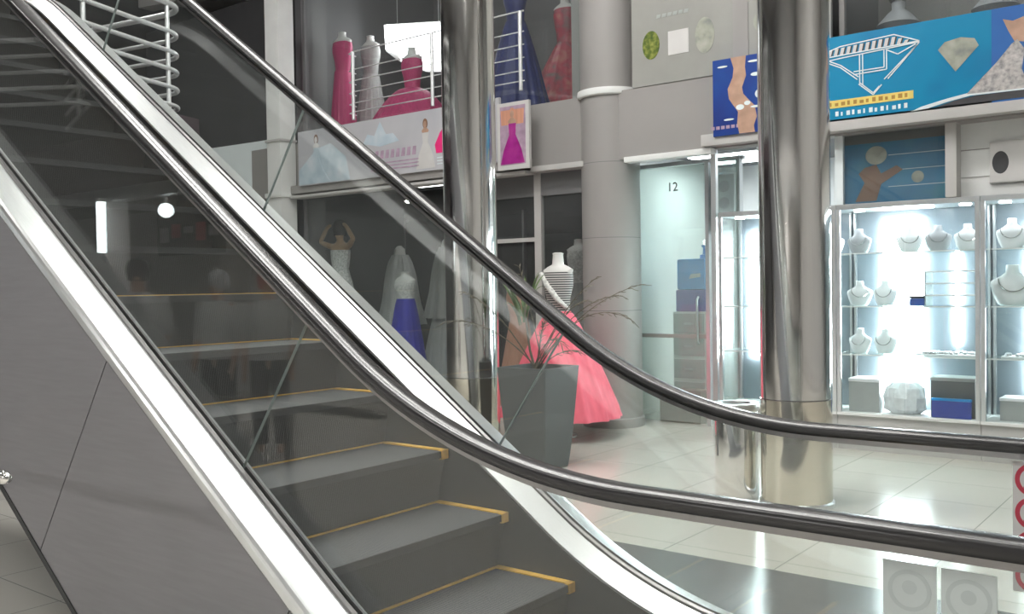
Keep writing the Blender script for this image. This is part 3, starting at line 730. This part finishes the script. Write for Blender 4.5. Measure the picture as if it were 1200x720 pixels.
# dark blue jewellery poster with a hand
hp = thing('poster', 'dark blue poster of a jewelled hand over the door, left of the right column', 'poster', (-3.66, 8.12, 2.83))
MB().box(-.3, .46, -.01, .1, .0, .70).build('board', 'darkblue', hp)
hand = [(-.12, .70), (.03, .70), (.02, .60), (.03, .52), (-.01, .42), (.0, .36), (.06, .29), (.11, .24), (.13, .14), (.10, .06), (.11, .0), (-.04, .0), (-.06, .10), (-.05, .2), (-.1, .27), (-.14, .33), (-.15, .42), (-.1, .52), (-.09, .6)]
flat(hand, -.0105).build('printed_hand', 'skin', hp)
for q in ((-.2, .63, .05, .009), (.1, .64, .05, .01), (.12, .52, .045, .016), (.17, .34, .055, .045), (.12, .23, .05, .01), (-.14, .14, .05, .009), (-.03, .24, .04, .025), (.04, .27, .03, .02)):
    flat(oval(*q), -.0125).build('printed_jewel', 'line', hp)
mb = MB()
for k in range(6): mb.box(-.32 + .05 * k, -.285 + .05 * k, -.0125, -.0101, .06, .09)
mb.build('lettering', 'lilac', hp)
# the cyan shop sign
sg = thing('shop_sign', 'bright blue jewellery shop sign with a diamond logo, right of the right column', 'sign', (-2.83, 8.14, 2.87))
MB().box(-.35, 1.75, -.01, .1, -.03, .69).build('board', 'cyan', sg)
MB().box(1.22, 1.75, -.0115, -.0101, -.03, .69).build('printed_ground', 'cyanedge', sg)
def pline(pts, wd, y=-.012, t=.003):
    mb = MB()
    for (a, c) in zip(pts[:-1], pts[1:]):
        a = Vector((a[0], 0, a[1])); c = Vector((c[0], 0, c[1])); d = (c - a).normalized(); n = Vector((-d.z, 0, d.x)) * wd
        q = [(p.x, p.z) for p in (a - n, c - n, c + n, a + n)]
        b_ = flat(q, y, t); mb.add(b_.v, b_.f)
    return mb
# diamond drawn with double lines, its top table filled with lettering strokes
lg = MB()
for pts in ([(-.1, .56), (.05, .6), (.49, .625), (.69, .54), (.05, .525), (-.1, .52)], [(-.1, .49), (.05, .50), (.69, .532)], [(.67, .51), (.41, .27)], [(.69, .53), (.44, .27)],
            [(.37, .22), (.32, .17), (.21, .27)], [(.39, .23), (.32, .155), (.20, .26)], [(-.05, .47), (.05, .42), (.19, .30)], [(-.05, .49), (.05, .44), (.2, .32)],
            [(.21, .51), (.21, .25)], [(.235, .51), (.235, .25)], [(.41, .52), (.41, .37), (.16, .37)], [(.43, .52), (.43, .35), (.16, .345)], [(.43, .51), (.52, .46), (.66, .52)]):
    b_ = pline(pts, .0045); lg.add(b_.v, b_.f)
lg.build('diamond_logo', 'line', sg)
mb = MB(); md = MB()
for k in range(13):
    x_ = -.06 + .052 * k; top_ = min(.61, .59 + .05 * x_) - max(0, x_ - .46) * .38; bot_ = .53 + .012 * (x_ > .4)
    if top_ - bot_ < .02: continue
    lt = flat([(x_, bot_), (x_ + .028, bot_), (x_ + .042, top_ - .005), (x_ + .014, top_ - .005)], -.0115, .0025).build('logo_letter', 'poster', sg)
    q = flat([(x_ + .028, bot_), (x_ + .04, bot_), (x_ + .054, top_ - .005), (x_ + .042, top_ - .005)], -.0113, .0022).build('letter_shade', 'darkprint', lt)
ys = MB().box(-.3, .64, -.013, -.0101, .082, .148).build('yellow_strip', 'yellowprint', sg)
for k in range(17):
    x_ = -.26 + .052 * k
    MB().box(x_, x_ + (.034, .022, .028)[k % 3], -.0145, -.0131, .098, (.132, .124, .128, .134)[k % 4]).build('letter', 'brownprint', ys)
for k in range(19):
    if k == 5: continue
    x_ = -.28 + .047 * k
    MB().box(x_, x_ + (.03, .02, .026, .014)[k % 4], -.0125, -.0101, .012, (.052, .044, .05)[k % 3]).build('letter', 'line', sg)
flat([(.83, .44), (.88, .495), (1.0, .515), (1.1, .49), (1.13, .43), (.96, .25)], -.0118, .002).build('printed_diamond', 'greyprint', sg)
flat([(1.3, .6), (1.37, .575), (1.46, .60), (1.74, .66), (1.74, .4), (1.47, .40), (1.38, .42), (1.34, .5)], -.0122, .002).build('printed_face', 'skin', sg)
flat([(1.40, .43), (1.36, .40), (1.26, .28), (1.15, .17), (1.04, .06), (1.48, .05), (1.43, .2), (1.45, .35)], -.0125, .0025).build('printed_pearls', 'pearl', sg)
flat([(.62, -.025), (.7, .005), (.9, .045), (1.07, .07), (1.44, .06), (1.75, .06), (1.75, .04), (1.44, .04), (1.07, .045), (.9, .018), (.75, -.015)], -.0128, .002).build('printed_swoosh', 'line', sg)
flat([(.8, -.015), (.95, .02), (1.1, .04), (1.75, .04), (1.75, -.02)], -.0126, .001).build('printed_shadow', 'darkprint', sg)
# upper window behind the sign with grey display heads
struct('wall_upper_right_back', box(-3.0, 5, 9.9, 10.0, 3.43, 7.2), 'wall')
shopwindow(6, -2.88, 1.6, 3.44, 6.2, 8.42, 'wall')
for k, (xx, lab) in enumerate(((-2.55, 'grey display head at the left of the window above the blue sign'), (-1.75, 'grey display head in the middle of the window above the blue sign'), (-1.2, 'grey display head at the right of the window above the blue sign'))):
    h_ = thing('mannequin_bust', lab, 'display', (xx, 9.0, 3.43), 'heads above the sign')
    MB().lathe([(.16, 0), (.16, .02), (.04, .05), (.035, .2), (.12, .3), (.19, .36), (.1, .46), (.055, .5), (.06, .56)], n=32).build('bust', 'greybust', h_, smooth=60)
    MB().lathe([(.03, .54), (.075, .58), (.1, .68), (.1, .76), (.07, .84), (.01, .87)], n=32).build('head', 'chrome', h_, smooth=60)

# ------------------------------------------------------------------ jewellery shop
struct('wall_jewel_back', box(-5.6, 3, 11.3, 11.4, 0, 2.95), 'white')
struct('wall_jewel_left', box(-5.5, -5.4, 8.5, 11.3, 0, 2.95), 'white')
struct('wall_jewel_front', MB().box(-1.9, 2.5, 8.42, 8.5, 2.14, 2.755), 'white')
struct('trim_panel_line', box(-1.9, 2.5, 8.415, 8.4195, 2.52, 2.527), 'wall')
struct('trim_panel_seam', box(-1.9, 2.5, 8.415, 8.4195, 2.30, 2.303), 'wall')
struct('trim_post', MB().box(-1.985, -1.9, 8.27, 8.42, 2.14, 2.755), 'wall2')
for lab, x0, x1, y0, y1 in (('long shop light over the glass door', -5.0, -4.2, 9.6, 10.4), ('long shop light behind the middle case', -3.2, -1.6, 9.6, 10.2), ('long shop light behind the right case', -.8, .8, 9.6, 10.2)):
    lampbox('ceiling_light', lab, x0, x1, y0, y1, 2.88, 'shop_lamp', 'jewellery shop lights')
# glass door set back beside the pillar
dr = MB().box(-5.3, -4.42, 8.86, 8.872, .02, 2.7).build('door_1', 'mint'); dr['kind'] = 'structure'
mb = MB().box(-5.35, -5.3, 8.84, 8.9, 0, 2.74); mb.box(-5.3, -4.0, 8.84, 8.9, 2.7, 2.74); mb.build('door_frame', 'alu', dr)
MB().tube([(-4.5, 8.83, .85), (-4.5, 8.8, .88), (-4.5, 8.8, 1.3), (-4.5, 8.83, 1.33)], .012, 10).build('door_handle', 'steel', dr)
for z_ in (.3, 2.2): MB().box(-5.3, -5.22, 8.85, 8.885, z_, z_ + .08).build('hinge', 'steel', dr)
MB().box(-5.3, -4.42, 8.858, 8.8595, .9, .94).build('glass_band', 'milk', dr)
txt = bpy.data.curves.new('lettering', 'FONT'); txt.body = '12'; txt.size = .13; txt.extrude = .001; txt.materials.append(mt['darkprint'])
to = bpy.data.objects.new('lettering', txt); COL.objects.link(to); to.parent = dr; to.rotation_euler = (pi / 2, 0, 0); to.location = (-4.86, 8.855, 2.44)
side = MB().box(-4.40, -4.05, 8.86, 8.872, .02, 2.7).build('window_7', 'shopglass'); side['kind'] = 'structure'
MB().box(-4.42, -4.38, 8.84, 8.9, 0, 2.7).build('window_frame', 'alu', side)
# side return between door recess and cases
rt = MB().box(-4.06, -4.05, 8.3, 8.86, .02, 2.7).build('window_8', 'mint'); rt['kind'] = 'structure'
mb = MB().box(-4.07, -4.02, 8.27, 8.32, 0, 2.74); mb.box(-4.07, -4.03, 8.82, 8.9, 0, 2.74); mb.build('window_frame', 'alu', rt)
# things behind the glass door
Y9 = 9.5
pk = thing('water_container', 'bright blue plastic water container on top of the grey drawers', 'container', (-4.86, Y9, 1.16))
MB().box(-.18, .18, -.15, .15, .0, .24).build('base', 'deepblue', pk, .02)
MB().box(-.17, .17, -.14, .14, .24, .58).build('body', 'watery', pk, .03)
MB().lathe([(.05, .57), (.05, .62), (.02, .63), (.015, .70), (.03, .71), (.03, .73)], (.1, 0, 0), n=24).build('spout', 'watery', pk)
flat([(-.02, .36), (.12, .38), (.12, .42), (.0, .41)], -.141).build('label_print', 'poster', pk)
dw = thing('drawer_unit', 'grey plastic drawer tower below the blue bottle behind the door', 'drawers', (-4.86, Y9, .12))
MB().box(-.2, .2, -.18, .18, 0, 1.04).build('body', 'white', dw, .008)
for k in range(4):
    f_ = MB().box(-.185, .185, -.195, -.1805, .06 + .25 * k, .27 + .25 * k).build('drawer', 'drawer', dw, .005)
    MB().box(-.05, .05, -.21, -.1955, .15 + .25 * k, .17 + .25 * k).build('handle', 'alu', f_)
struct('trim_drawer_foot', box(-5.06, -4.66, Y9 - .18, Y9 + .18, .012, .12), 'dimgrey')
bx = thing('box', 'low brown cardboard box on the floor behind the glass door', 'box', (-4.78, 9.05, 0))
MB().box(-.24, .24, -.12, .12, 0, .34).build('carton', 'wood', bx, .006)
MB().box(-.245, .245, -.125, 0, .34, .346).build('flap', 'wood', bx)
ps = thing('poster', 'small grey poster hanging behind the glass beside the door', 'poster', (-4.28, 9.0, 2.0))
MB().box(-.11, .11, -.004, .004, 0, .58).build('sheet', 'drawer', ps)
for k in range(3): flat(oval(0, .12 + .17 * k, .06, .06), -.0045, .001).build('printed_picture', 'darkprint', ps)
MB().tube([(-.15, .002, .6), (.15, .002, .6)], .008, 8).build('hanging_rod', 'steel', ps)
for xx in (-.1, .1): MB().tube([(xx, .002, .58), (xx, .002, .95)], .003, 6).build('cord', 'steel', ps)

# display cases: three units with shelves, lamps and busts
def case(label, x0, x1, panel=None):
    xc_, hw = (x0 + x1) / 2, (x1 - x0) / 2
    t = thing('display_case', label, 'display case', (xc_, 8.53, 0), 'jewellery display cases')
    MB().box(-hw, hw, -.25, .25, 0, .30).build('plinth', 'base', t)
    MB().box(-hw, hw, -.275, .25, .30, .325).build('bottom_board', 'white', t, .004)
    MB().box(-hw, hw, -.26, .25, 2.09, 2.135).build('top_board', 'alu', t, .004)
    MB().box(-hw, hw, .235, .25, .325, 2.09).build('back_panel', 'caseback', t)
    for sx in (-hw, hw - .035):
        MB().box(sx, sx + .035, -.265, -.235, .325, 2.09).build('post', 'alu', t, .003)
        MB().box(sx, sx + .02, .2, .234, .325, 2.09).build('post', 'alu', t, .003)
    for z_ in (.83, 1.25, 1.71): MB().box(-hw + .036, hw - .036, -.23, .23, z_ - .008, z_).build('shelf', 'shelfglass', t)
    for z_ in (.83, 1.25, 1.71): MB().box(-hw + .036, hw - .036, -.234, -.2305, z_ - .010, z_ + .001).build('shelf_edge', 'white', t)
    MB().box(-hw + .036, -.004, -.252, -.246, .33, 2.088).build('glass_door', 'caseglass', t)
    MB().box(.004, hw - .036, -.252, -.246, .33, 2.088).build('glass_door', 'caseglass', t)
    for k in range(4):
        xx = -hw + (2 * hw) * (k + .5) / 4
        MB().lathe([(.045, 2.078), (.045, 2.09)], (xx, -.08, 0), 20).build('spotlight', 'case_lamp', t)
    for (px, w_, z0, z1) in panel or ():
        lamp = MB().box(px - w_ / 2, px + w_ / 2, .205, .228, z0, z1).build('lamp_panel', 'case_lamp', t, .004)
    return t
CA = (-4.0, -2.885); CB = (-2.88, -1.73); CC = (-1.725, -.55)
case('left display case between the glass door and the right column', *CA, panel=((-.36, .2, .75, 1.95),))
case('middle display case with a blazing white lamp, right of the column', *CB, panel=((-.15, .34, .42, 2.0), (.3, .03, .9, 1.7)))
case('right display case with white busts, at the right edge of the row', *CC, panel=((-.3, .05, .5, 1.95),))
case('last display case beyond the right display case', -.545, .6)
def bust(label, x, y, z, s=1.0, m='bust', tilt=0):
    t = thing('necklace_bust', label, 'necklace bust', (x, y, z), 'necklace busts in the cases', tilt)
    MB().lathe([(.07 * s, .05 * s, 0), (.085 * s, .055 * s, .01 * s), (.11 * s, .055 * s, .06 * s), (.13 * s, .055 * s, .13 * s), (.125 * s, .05 * s, .16 * s), (.07 * s, .04 * s, .19 * s), (.04 * s, .035 * s, .215 * s), (.038 * s, .033 * s, .26 * s), (.03 * s, .026 * s, .265 * s)], n=28).build('form', m, t, smooth=70)
    MB().tube([(.085 * s * cos(a), -.045 * s - .012 * s * abs(sin(a)), .175 * s + .085 * s * sin(a)) for a in [pi + pi * k / 14 for k in range(15)]], .004 * s, 6).build('necklace', 'chrome', t)
    return t
def tray(label, x, y, z, wd, n):
    t = thing('jewellery_tray', label, 'tray', (x, y, z), 'trays of jewellery')
    MB().box(-wd, wd, -.11, .09, 0, .015).build('tray', 'bust', t, .003)
    mb = MB()
    for k in range(n):
        px, py = random.uniform(-wd + .02, wd - .02), random.uniform(-.09, .07)
        mb.lathe([(.012, .015), (.018, .022), (.016, .034), (.004, .04)], (px, py, 0), 8)
    o = mb.build('jewels', 'alu', t); o['kind'] = 'stuff'
    return t
cols = {'left': CA, 'middle': CB, 'right': CC}
rows = {1.71: 'top', 1.25: 'second', .83: 'third'}
plan = [('left', 1.71, (.5, .7, .9), 'bust'), ('left', 1.25, (.52, .75), 'bust'), ('left', .83, (.5,), 'bust'),
        ('middle', 1.71, (.11, .48, .68, .88), 'bust'), ('middle', 1.25, (.11, .3), 'bust'), ('middle', .83, (.11, .3), 'bust'),
        ('right', 1.71, (.16, .38), 'bust'), ('right', 1.25, (.16, .46), 'bust')]
nth = ['leftmost', 'second from left', 'third from left', 'fourth from left']
for cn, z_, us, m_ in plan:
    x0, x1 = cols[cn]
    for k, u in enumerate(us):
        big = 1.25 if (cn == 'right' and z_ == 1.25) else .82 if cn != 'right' else .92
        mm = 'greybust' if (cn, z_, k) in (('middle', 1.71, 0), ('middle', 1.71, 2), ('left', 1.71, 0), ('left', 1.71, 1)) else 'bust'
        pos = nth[k] if len(us) > 1 else 'standing alone'
        bust('%s necklace bust on the %s shelf of the %s case, %s' % ('grey' if mm == 'greybust' else 'white', rows[z_], cn, pos), x0 + u * (x1 - x0), 8.50, z_ + .001, big, mm, random.uniform(-.3, .3))
tray('tray of jewellery on the third shelf of the middle case', -2.02, 8.48, .831, .24, 40)
tray('tray of jewellery on the third shelf of the right case', -1.3, 8.48, .831, .3, 40)
tray('tray of jewellery on the third shelf of the left case', -3.16, 8.48, .831, .17, 24)
# stacked acrylic rack on the second shelf of the middle case
rk = thing('rack', 'clear stepped rack on the second shelf of the middle case', 'rack', (-1.98, 8.5, 1.251))
for k in range(3): MB().box(-.2, .2, -.12, .1, .1 * k + .08, .1 * k + .092).build('tier', 'bust', rk)
for sx in (-.2, .19): MB().box(sx, sx + .01, -.12, .1, 0, .292).build('side', 'edge', rk)
db = thing('box', 'small dark box on the second shelf of the middle case', 'box', (-2.24, 8.42, 1.251))
MB().box(-.06, .06, -.05, .05, 0, .06).build('base', 'darkblue', db, .003); MB().box(-.062, .062, -.052, .052, .061, .085).build('lid', 'black', db, .003)
for lab, x, wd, h, m1, m2 in (('grey lidded box at the bottom left of the middle case', -2.68, .13, .26, 'drawer', 'bust'), ('large dark grey box at the bottom right of the middle case', -1.96, .17, .3, 'planter', 'drawer')):
    q = thing('box', lab, 'box', (x, 8.5, .326), 'boxes at the bottom of the cases')
    MB().box(-wd, wd, -.14, .12, 0, h).build('carton', m1, q, .004); MB().box(-wd - .004, wd + .004, -.144, .124, h + .001, h + .03).build('lid', m2, q, .004)
q = thing('box', 'flat bright blue box in front of the dark grey box', 'box', (-1.96, 8.33, .327), 'boxes at the bottom of the cases')
MB().box(-.15, .15, -.024, .02, 0, .14).build('carton', 'deepblue', q, .003); MB().box(-.152, .152, -.026, .022, .141, .16).build('lid', 'watery', q, .002)
wr = thing('wrapped_parcel', 'crumpled clear wrapped parcel at the bottom of the middle case', 'parcel', (-2.36, 8.45, .326))
MB().lathe([(.11, .09, 0), (.165, .13, .04), (.165, .13, .14), (.15, .11, .22), (.1, .08, .27), (.03, .03, .29)], n=40, mod=lambda a, u: 1 + .07 * sin(5 * a + 9 * u) + .05 * sin(11 * a - 7 * u)).build('wrap', 'bag', wr, smooth=20)
MB().box(-.12, .12, -.08, .06, .03, .12).build('contents', 'greybust', wr)
for lab, x in (('small white box at the bottom of the right case, left one', -1.45), ('small white box at the bottom of the right case, right one', -1.0)):
    q = thing('box', lab, 'box', (x, 8.5, .326), 'boxes at the bottom of the cases')
    MB().box(-.16, .16, -.12, .12, 0, .16).build('carton', 'drawer', q, .004); MB().box(-.164, .164, -.124, .124, .161, .185).build('lid', 'bust', q, .003)
q = thing('box', 'small dark box at the bottom of the left case', 'box', (-3.55, 8.5, .326), 'boxes at the bottom of the cases')
MB().box(-.09, .09, -.1, .1, 0, .14).build('carton', 'charcoal', q, .004); MB().box(-.094, .094, -.104, .104, .141, .16).build('lid', 'drawer', q, .003)
q = thing('box', 'pale low box beside the dark box at the bottom of the left case', 'box', (-3.25, 8.5, .326), 'boxes at the bottom of the cases')
MB().box(-.14, .14, -.1, .1, 0, .09).build('carton', 'bust', q, .004); MB().box(-.144, .144, -.104, .104, .091, .11).build('lid', 'drawer', q, .003)
# poster over the middle case and picture over the right case
tp = thing('poster', 'teal blue jewellery poster behind glass above the middle case', 'poster', (-2.45, 8.40, 2.14))
MB().box(-.42, .46, -.008, .02, .0, .61).build('board', 'teal', tp)
flat([(-.3, .02), (-.12, .02), (-.08, .16), (.1, .27), (.05, .31), (-.08, .25), (-.12, .33), (-.22, .31), (-.27, .26), (-.22, .18)], -.0085).build('printed_hand', 'brown', tp)
flat(oval(-.12, .41, .09, .08), -.0085).build('printed_flower', 'greyprint', tp)
flat(oval(.22, .2, .05, .05), -.0085).build('printed_ring', 'greyprint', tp)
for z_ in (.13, .27, .4): MB().box(-.02, .45, -.0095, -.0082, z_, z_ + .006).build('printed_line', 'bannerblue', tp)
MB().box(-.41, .45, -.0095, -.0082, .52, .6).build('printed_strip', 'planter', tp)
gl = MB().box(-2.88, -1.985, 8.33, 8.336, 2.14, 2.755).build('window_9', 'shopglass'); gl['kind'] = 'structure'
mb = MB().box(-2.9, -2.83, 8.31, 8.36, 2.14, 2.755); mb.build('window_frame', 'parapet', gl)
pf = thing('picture', 'small beige picture on the white panel above the right case', 'picture', (-1.53, 8.412, 2.24))
MB().box(-.15, .15, -.02, .002, 0, .33).build('frame', 'poster', pf, .003)
MB().box(-.14, .14, -.0225, -.0202, .01, .32).build('printed_ground', 'poster', pf)
flat(oval(-.07, .16, .06, .09), -.023, .001).build('printed_head', 'darkprint', pf)

# ------------------------------------------------------------------ upper galleries and guards
def guard(label, P, zs, post_at, r=.023, m='tube'):
    t = thing('guard_rail', label, 'railing', (P[0][0], P[0][1], zs[0] - .1), 'steel guard rails of the upper floor')
    o = Vector((P[0][0], P[0][1], zs[0] - .1))
    for z_ in zs: MB().tube([Vector((x, y, z_)) - o for x, y in P], r if z_ < zs[-1] else r * 1.3, 10).build('bar', m, t)
    for (x, y) in post_at: MB().tube([Vector((x, y, zs[0] - .1)) - o, Vector((x, y, zs[-1])) - o], .022, 12).build('post', m, t)
    return t
def hairpin(corner, d1, l1, d2, l2, r=.13):
    """leg 1 into a rounded tip at the corner, leg 2 back"""
    c = Vector(corner); d1 = Vector(d1).normalized(); d2 = Vector(d2).normalized()
    a = c + d1 * r * 2.2; b_ = c + d2 * r * 2.2
    pts = [c + d1 * l1, c + d1 * (l1 * .5), a]
    for k in range(1, 9):
        t = k / 9; p = a.lerp(c, t).lerp(c.lerp(b_, t), t); pts.append(p)
    pts += [b_, c + d2 * (l2 * .5), c + d2 * l2]
    return [(p.x, p.y) for p in pts]
P = hairpin((-8.70, 5.70), (.312, -.95), 2.5, (-.985, -.171), 3.2, r=.15)
guard('steel guard rail with rounded tip on the upper gallery, at the top left', P, [3.36, 3.54, 3.72, 3.90, 4.10, 4.38], [(-8.62, 5.42), (-8.27, 4.36)])
gal = MB().prism([(-8.65, 5.78), (-7.85, 3.35), (-8.3, 3.35), (-9.42, 3.35), (-9.42, 1.2), (-14, 1.2), (-14, 4.9)], 'z', 2.95, 3.26)
struct('floor_gallery', gal, 'maroon')
P2 = [(-8.95, 8.32), (-8.95, 8.3), (-8.9, 8.22), (-7.6, 8.2)]
guard('thin steel bars standing in for a guard rail mirrored in the bright upper window', [(-9.05, 8.36), (-9.02, 8.22), (-8.9, 8.17), (-6.2, 8.17)], [3.69, 3.8, 3.94, 4.08, 4.22, 4.44], [(-8.9, 8.17), (-7.55, 8.17), (-6.25, 8.17)], r=.007)  # bars built in place of a rail mirrored in the window glass

# ------------------------------------------------------------------ the side behind the photographer (mirrored in the glass)
struct('wall_opposite', box(-17, 5, -4.6, -4.5, 0, 3.0), 'wall2')
struct('column', box(-11.3, -11.07, -2.5, -2.2, 0, 2.6), 'wall2')
struct('floor_opposite_gallery', box(-17, -6.5, -7, -2.35, 2.75, 3.45), 'maroon')
struct('floor_opposite_landing', box(-6.5, 5, -7, -2.35, 2.75, 3.45), 'wall2')
struct('trim_opposite_beam', MB().box(-17, 5, -2.36, -2.2, 2.58, 2.74), 'steel', bevel=.01)
guard('steel guard rail of the gallery behind the photographer', hairpin((-10.2, -1.6), (-.8, .5), 2.0, (-1, -.35), 2.0), [3.6, 3.78, 3.96, 4.14, 4.32], [(-10.5, -1.6)])
tl = thing('tube_light', 'upright fluorescent tube on the shop wall behind the photographer', 'light', (-11.0, -2.1, 1.95))
MB().tube([(0, 0, 0), (0, 0, .62)], .05, 14).build('tube', 'shop_lamp', tl)
MB().lathe([(.06, -.04), (.06, .0)], n=16).build('socket', 'white', tl); MB().lathe([(.06, .62), (.06, .66)], n=16).build('socket', 'white', tl)
gl_ = thing('globe_light', 'round white globe lamp of the shop behind the photographer', 'light', (-10.0, -2.35, 2.32))
MB().lathe([(.085 * sin(pi * k / 14), .1 - .085 * cos(pi * k / 14)) for k in range(15)], n=24, caps=False).build('globe', 'shop_lamp', gl_)
MB().tube([(0, 0, .18), (0, 0, .42)], .015, 8).build('stem', 'white', gl_)
po = thing('poster', 'dark shop poster with red print behind the photographer', 'poster', (-12.5, -4.3, 2.02))
MB().box(-.85, .85, -.02, .02, 0, .7).build('board', 'black', po)
for k in range(5): MB().box(-.78 + .32 * k, -.54 + .32 * k, .021, .024, .2 + .06 * (k % 3), .42 + .05 * (k % 2)).build('printed_block', 'ringred' if k % 2 else 'poster', po)
def person(label, x, y, rz, h, shirt, hairm):
    k = h / 1.72
    t = thing('person', label, 'person', (x, y, 0), 'people behind the photographer', rz)
    J = [(0, 0, .95, .15, .11), (0, 0, 1.12, .135, .1), (0, 0, 1.3, .165, .11), (0, 0, 1.41, .12, .08), (0, 0, 1.48, .055), (0, -.01, 1.55, .062), (0, -.025, 1.62, .078, .092), (0, -.01, 1.68, .065),
         (.19, 0, 1.38, .055), (.23, .02, 1.1, .042), (.22, -.08, .86, .03), (.22, -.1, .79, .024),
         (-.19, 0, 1.38, .055), (-.23, .02, 1.1, .042), (-.22, -.08, .86, .03), (-.22, -.1, .79, .024),
         (.09, 0, .85, .085), (.1, -.01, .48, .06), (.1, .02, .08, .042), (.1, -.12, .035, .035), (-.09, 0, .85, .085), (-.1, -.01, .48, .06), (-.1, .02, .08, .042), (-.1, -.12, .035, .035)]
    E_ = [(0, 1), (1, 2), (2, 3), (3, 4), (4, 5), (5, 6), (6, 7), (3, 8), (8, 9), (9, 10), (10, 11), (3, 12), (12, 13), (13, 14), (14, 15), (0, 16), (16, 17), (17, 18), (18, 19), (0, 20), (20, 21), (21, 22), (22, 23)]
    for s_, b_ in ((1, 11), (-1, 15)):
        for f_, (dx, dz, ln) in enumerate(((-.02, -.02, .07), (-.007, -.03, .085), (.007, -.03, .08), (.02, -.02, .065))):
            i = len(J); J.append((.22 * s_ + dx * .9, -.1 + dx, .75, .009)); J.append((.22 * s_ + dx, -.11 + dx * 1.4, .75 - ln * .7, .007)); E_ += [(b_, i), (i, i + 1)]
        i = len(J); J.append((.22 * s_ - .03 * s_, -.13, .77, .01)); E_.append((b_, i))
    J = [tuple(c * k for c in j) for j in J]
    skinfig('body', J, E_, 'fleshy', t, 0)
    MB().lathe([(.2 * k, .15 * k, .9 * k), (.175 * k, .135 * k, 1.12 * k), (.215 * k, .15 * k, 1.3 * k), (.21 * k, .13 * k, 1.4 * k), (.1 * k, .085 * k, 1.47 * k)], n=36, caps=False).build('shirt', shirt, t, smooth=70)
    for s_ in (1, -1): MB().tube([(.17 * s_ * k, 0, 1.41 * k), (.215 * s_ * k, .01, 1.25 * k), (.235 * s_ * k, .02, 1.08 * k)], [.075 * k, .068 * k, .062 * k], 14).build('sleeve', shirt, t)
    for s_ in (1, -1): MB().tube([(.085 * s_ * k, 0, .95 * k), (.1 * s_ * k, -.01, .48 * k), (.1 * s_ * k, .02, .1 * k)], [.105 * k, .082 * k, .07 * k], 16).build('trouser_leg', 'trousers', t)
    MB().lathe([(.086 * k, .1 * k, 1.57 * k), (.105 * k, .12 * k, 1.64 * k), (.1 * k, .115 * k, 1.71 * k), (.07 * k, .08 * k, 1.755 * k), (.01, .01, 1.77 * k)], (0, .018, 0), 30).build('hair', hairm, t, smooth=70)
    return t
person('dark haired person in a white shirt standing behind the photographer', -7.9, -.75, 2.2, 1.72, 'shirt', 'hair')
person('person in a white shirt with their back turned behind the photographer', -7.5, -1.3, 2.8, 1.62, 'shirt', 'greybust')
person('person in a white shirt and red cap behind the photographer', -6.95, -1.45, 2.4, 1.62, 'shirt', 'scarf')

# ------------------------------------------------------------------ hall lamps and added fill lights
for lab, X, Yl, hx, hy in (('hall light over the top of the escalator', -8.0, 2.6, .3, .3),
        ('hall light over the middle of the escalator, leftmost of its three', -4.55, 2.7, .5, .5), ('hall light over the middle of the escalator, centre of its three', -3.4, 2.7, .5, .5), ('hall light over the foot of the escalator, rightmost of its three', -2.25, 2.7, .5, .5),
        ('hall light before the dress shop, left end of its row', -6.2, 4.9, .55, .45), ('hall light before the dress shop, second of its row', -4.7, 5.0, .55, .45), ('hall light before the jewellery shop, third of its row', -3.2, 5.1, .55, .45), ('hall light before the jewellery shop, right end of its row', -1.2, 5.1, .55, .3),
        ('hall light over the left gallery', -11.2, 5.0, .5, .3), ('hall light behind the photographer, on the left', -8.0, -1.0, .5, .3), ('hall light behind the photographer, in the middle', -4.0, -1.0, .5, .3), ('added fill light behind the photographer, on the right', -.3, -1.2, .6, .4), ('hall light at the right end of the hall', 2.6, 4.5, .5, .3)):  # right-hand light behind the photographer is added to brighten the sticker backs
    lampbox('ceiling_light', lab, X - hx, X + hx, Yl - hy, Yl + hy, 7.14, 'hall_lamp', 'hall ceiling lights')
for lab, X in (('added fill light under the gallery behind the photographer, on the left', -9.6), ('added fill light under the gallery behind the photographer, in the middle', -7.0), ('added fill light under the gallery behind the photographer, on the right', -3.0)):  # unseen fill, added to brighten the shop mirrored in the near glass
    lampbox('ceiling_light', lab, X - .6, X + .6, -3.5, -3.2, 2.69, 'opposite_fill', 'added fill lights under the opposite gallery')
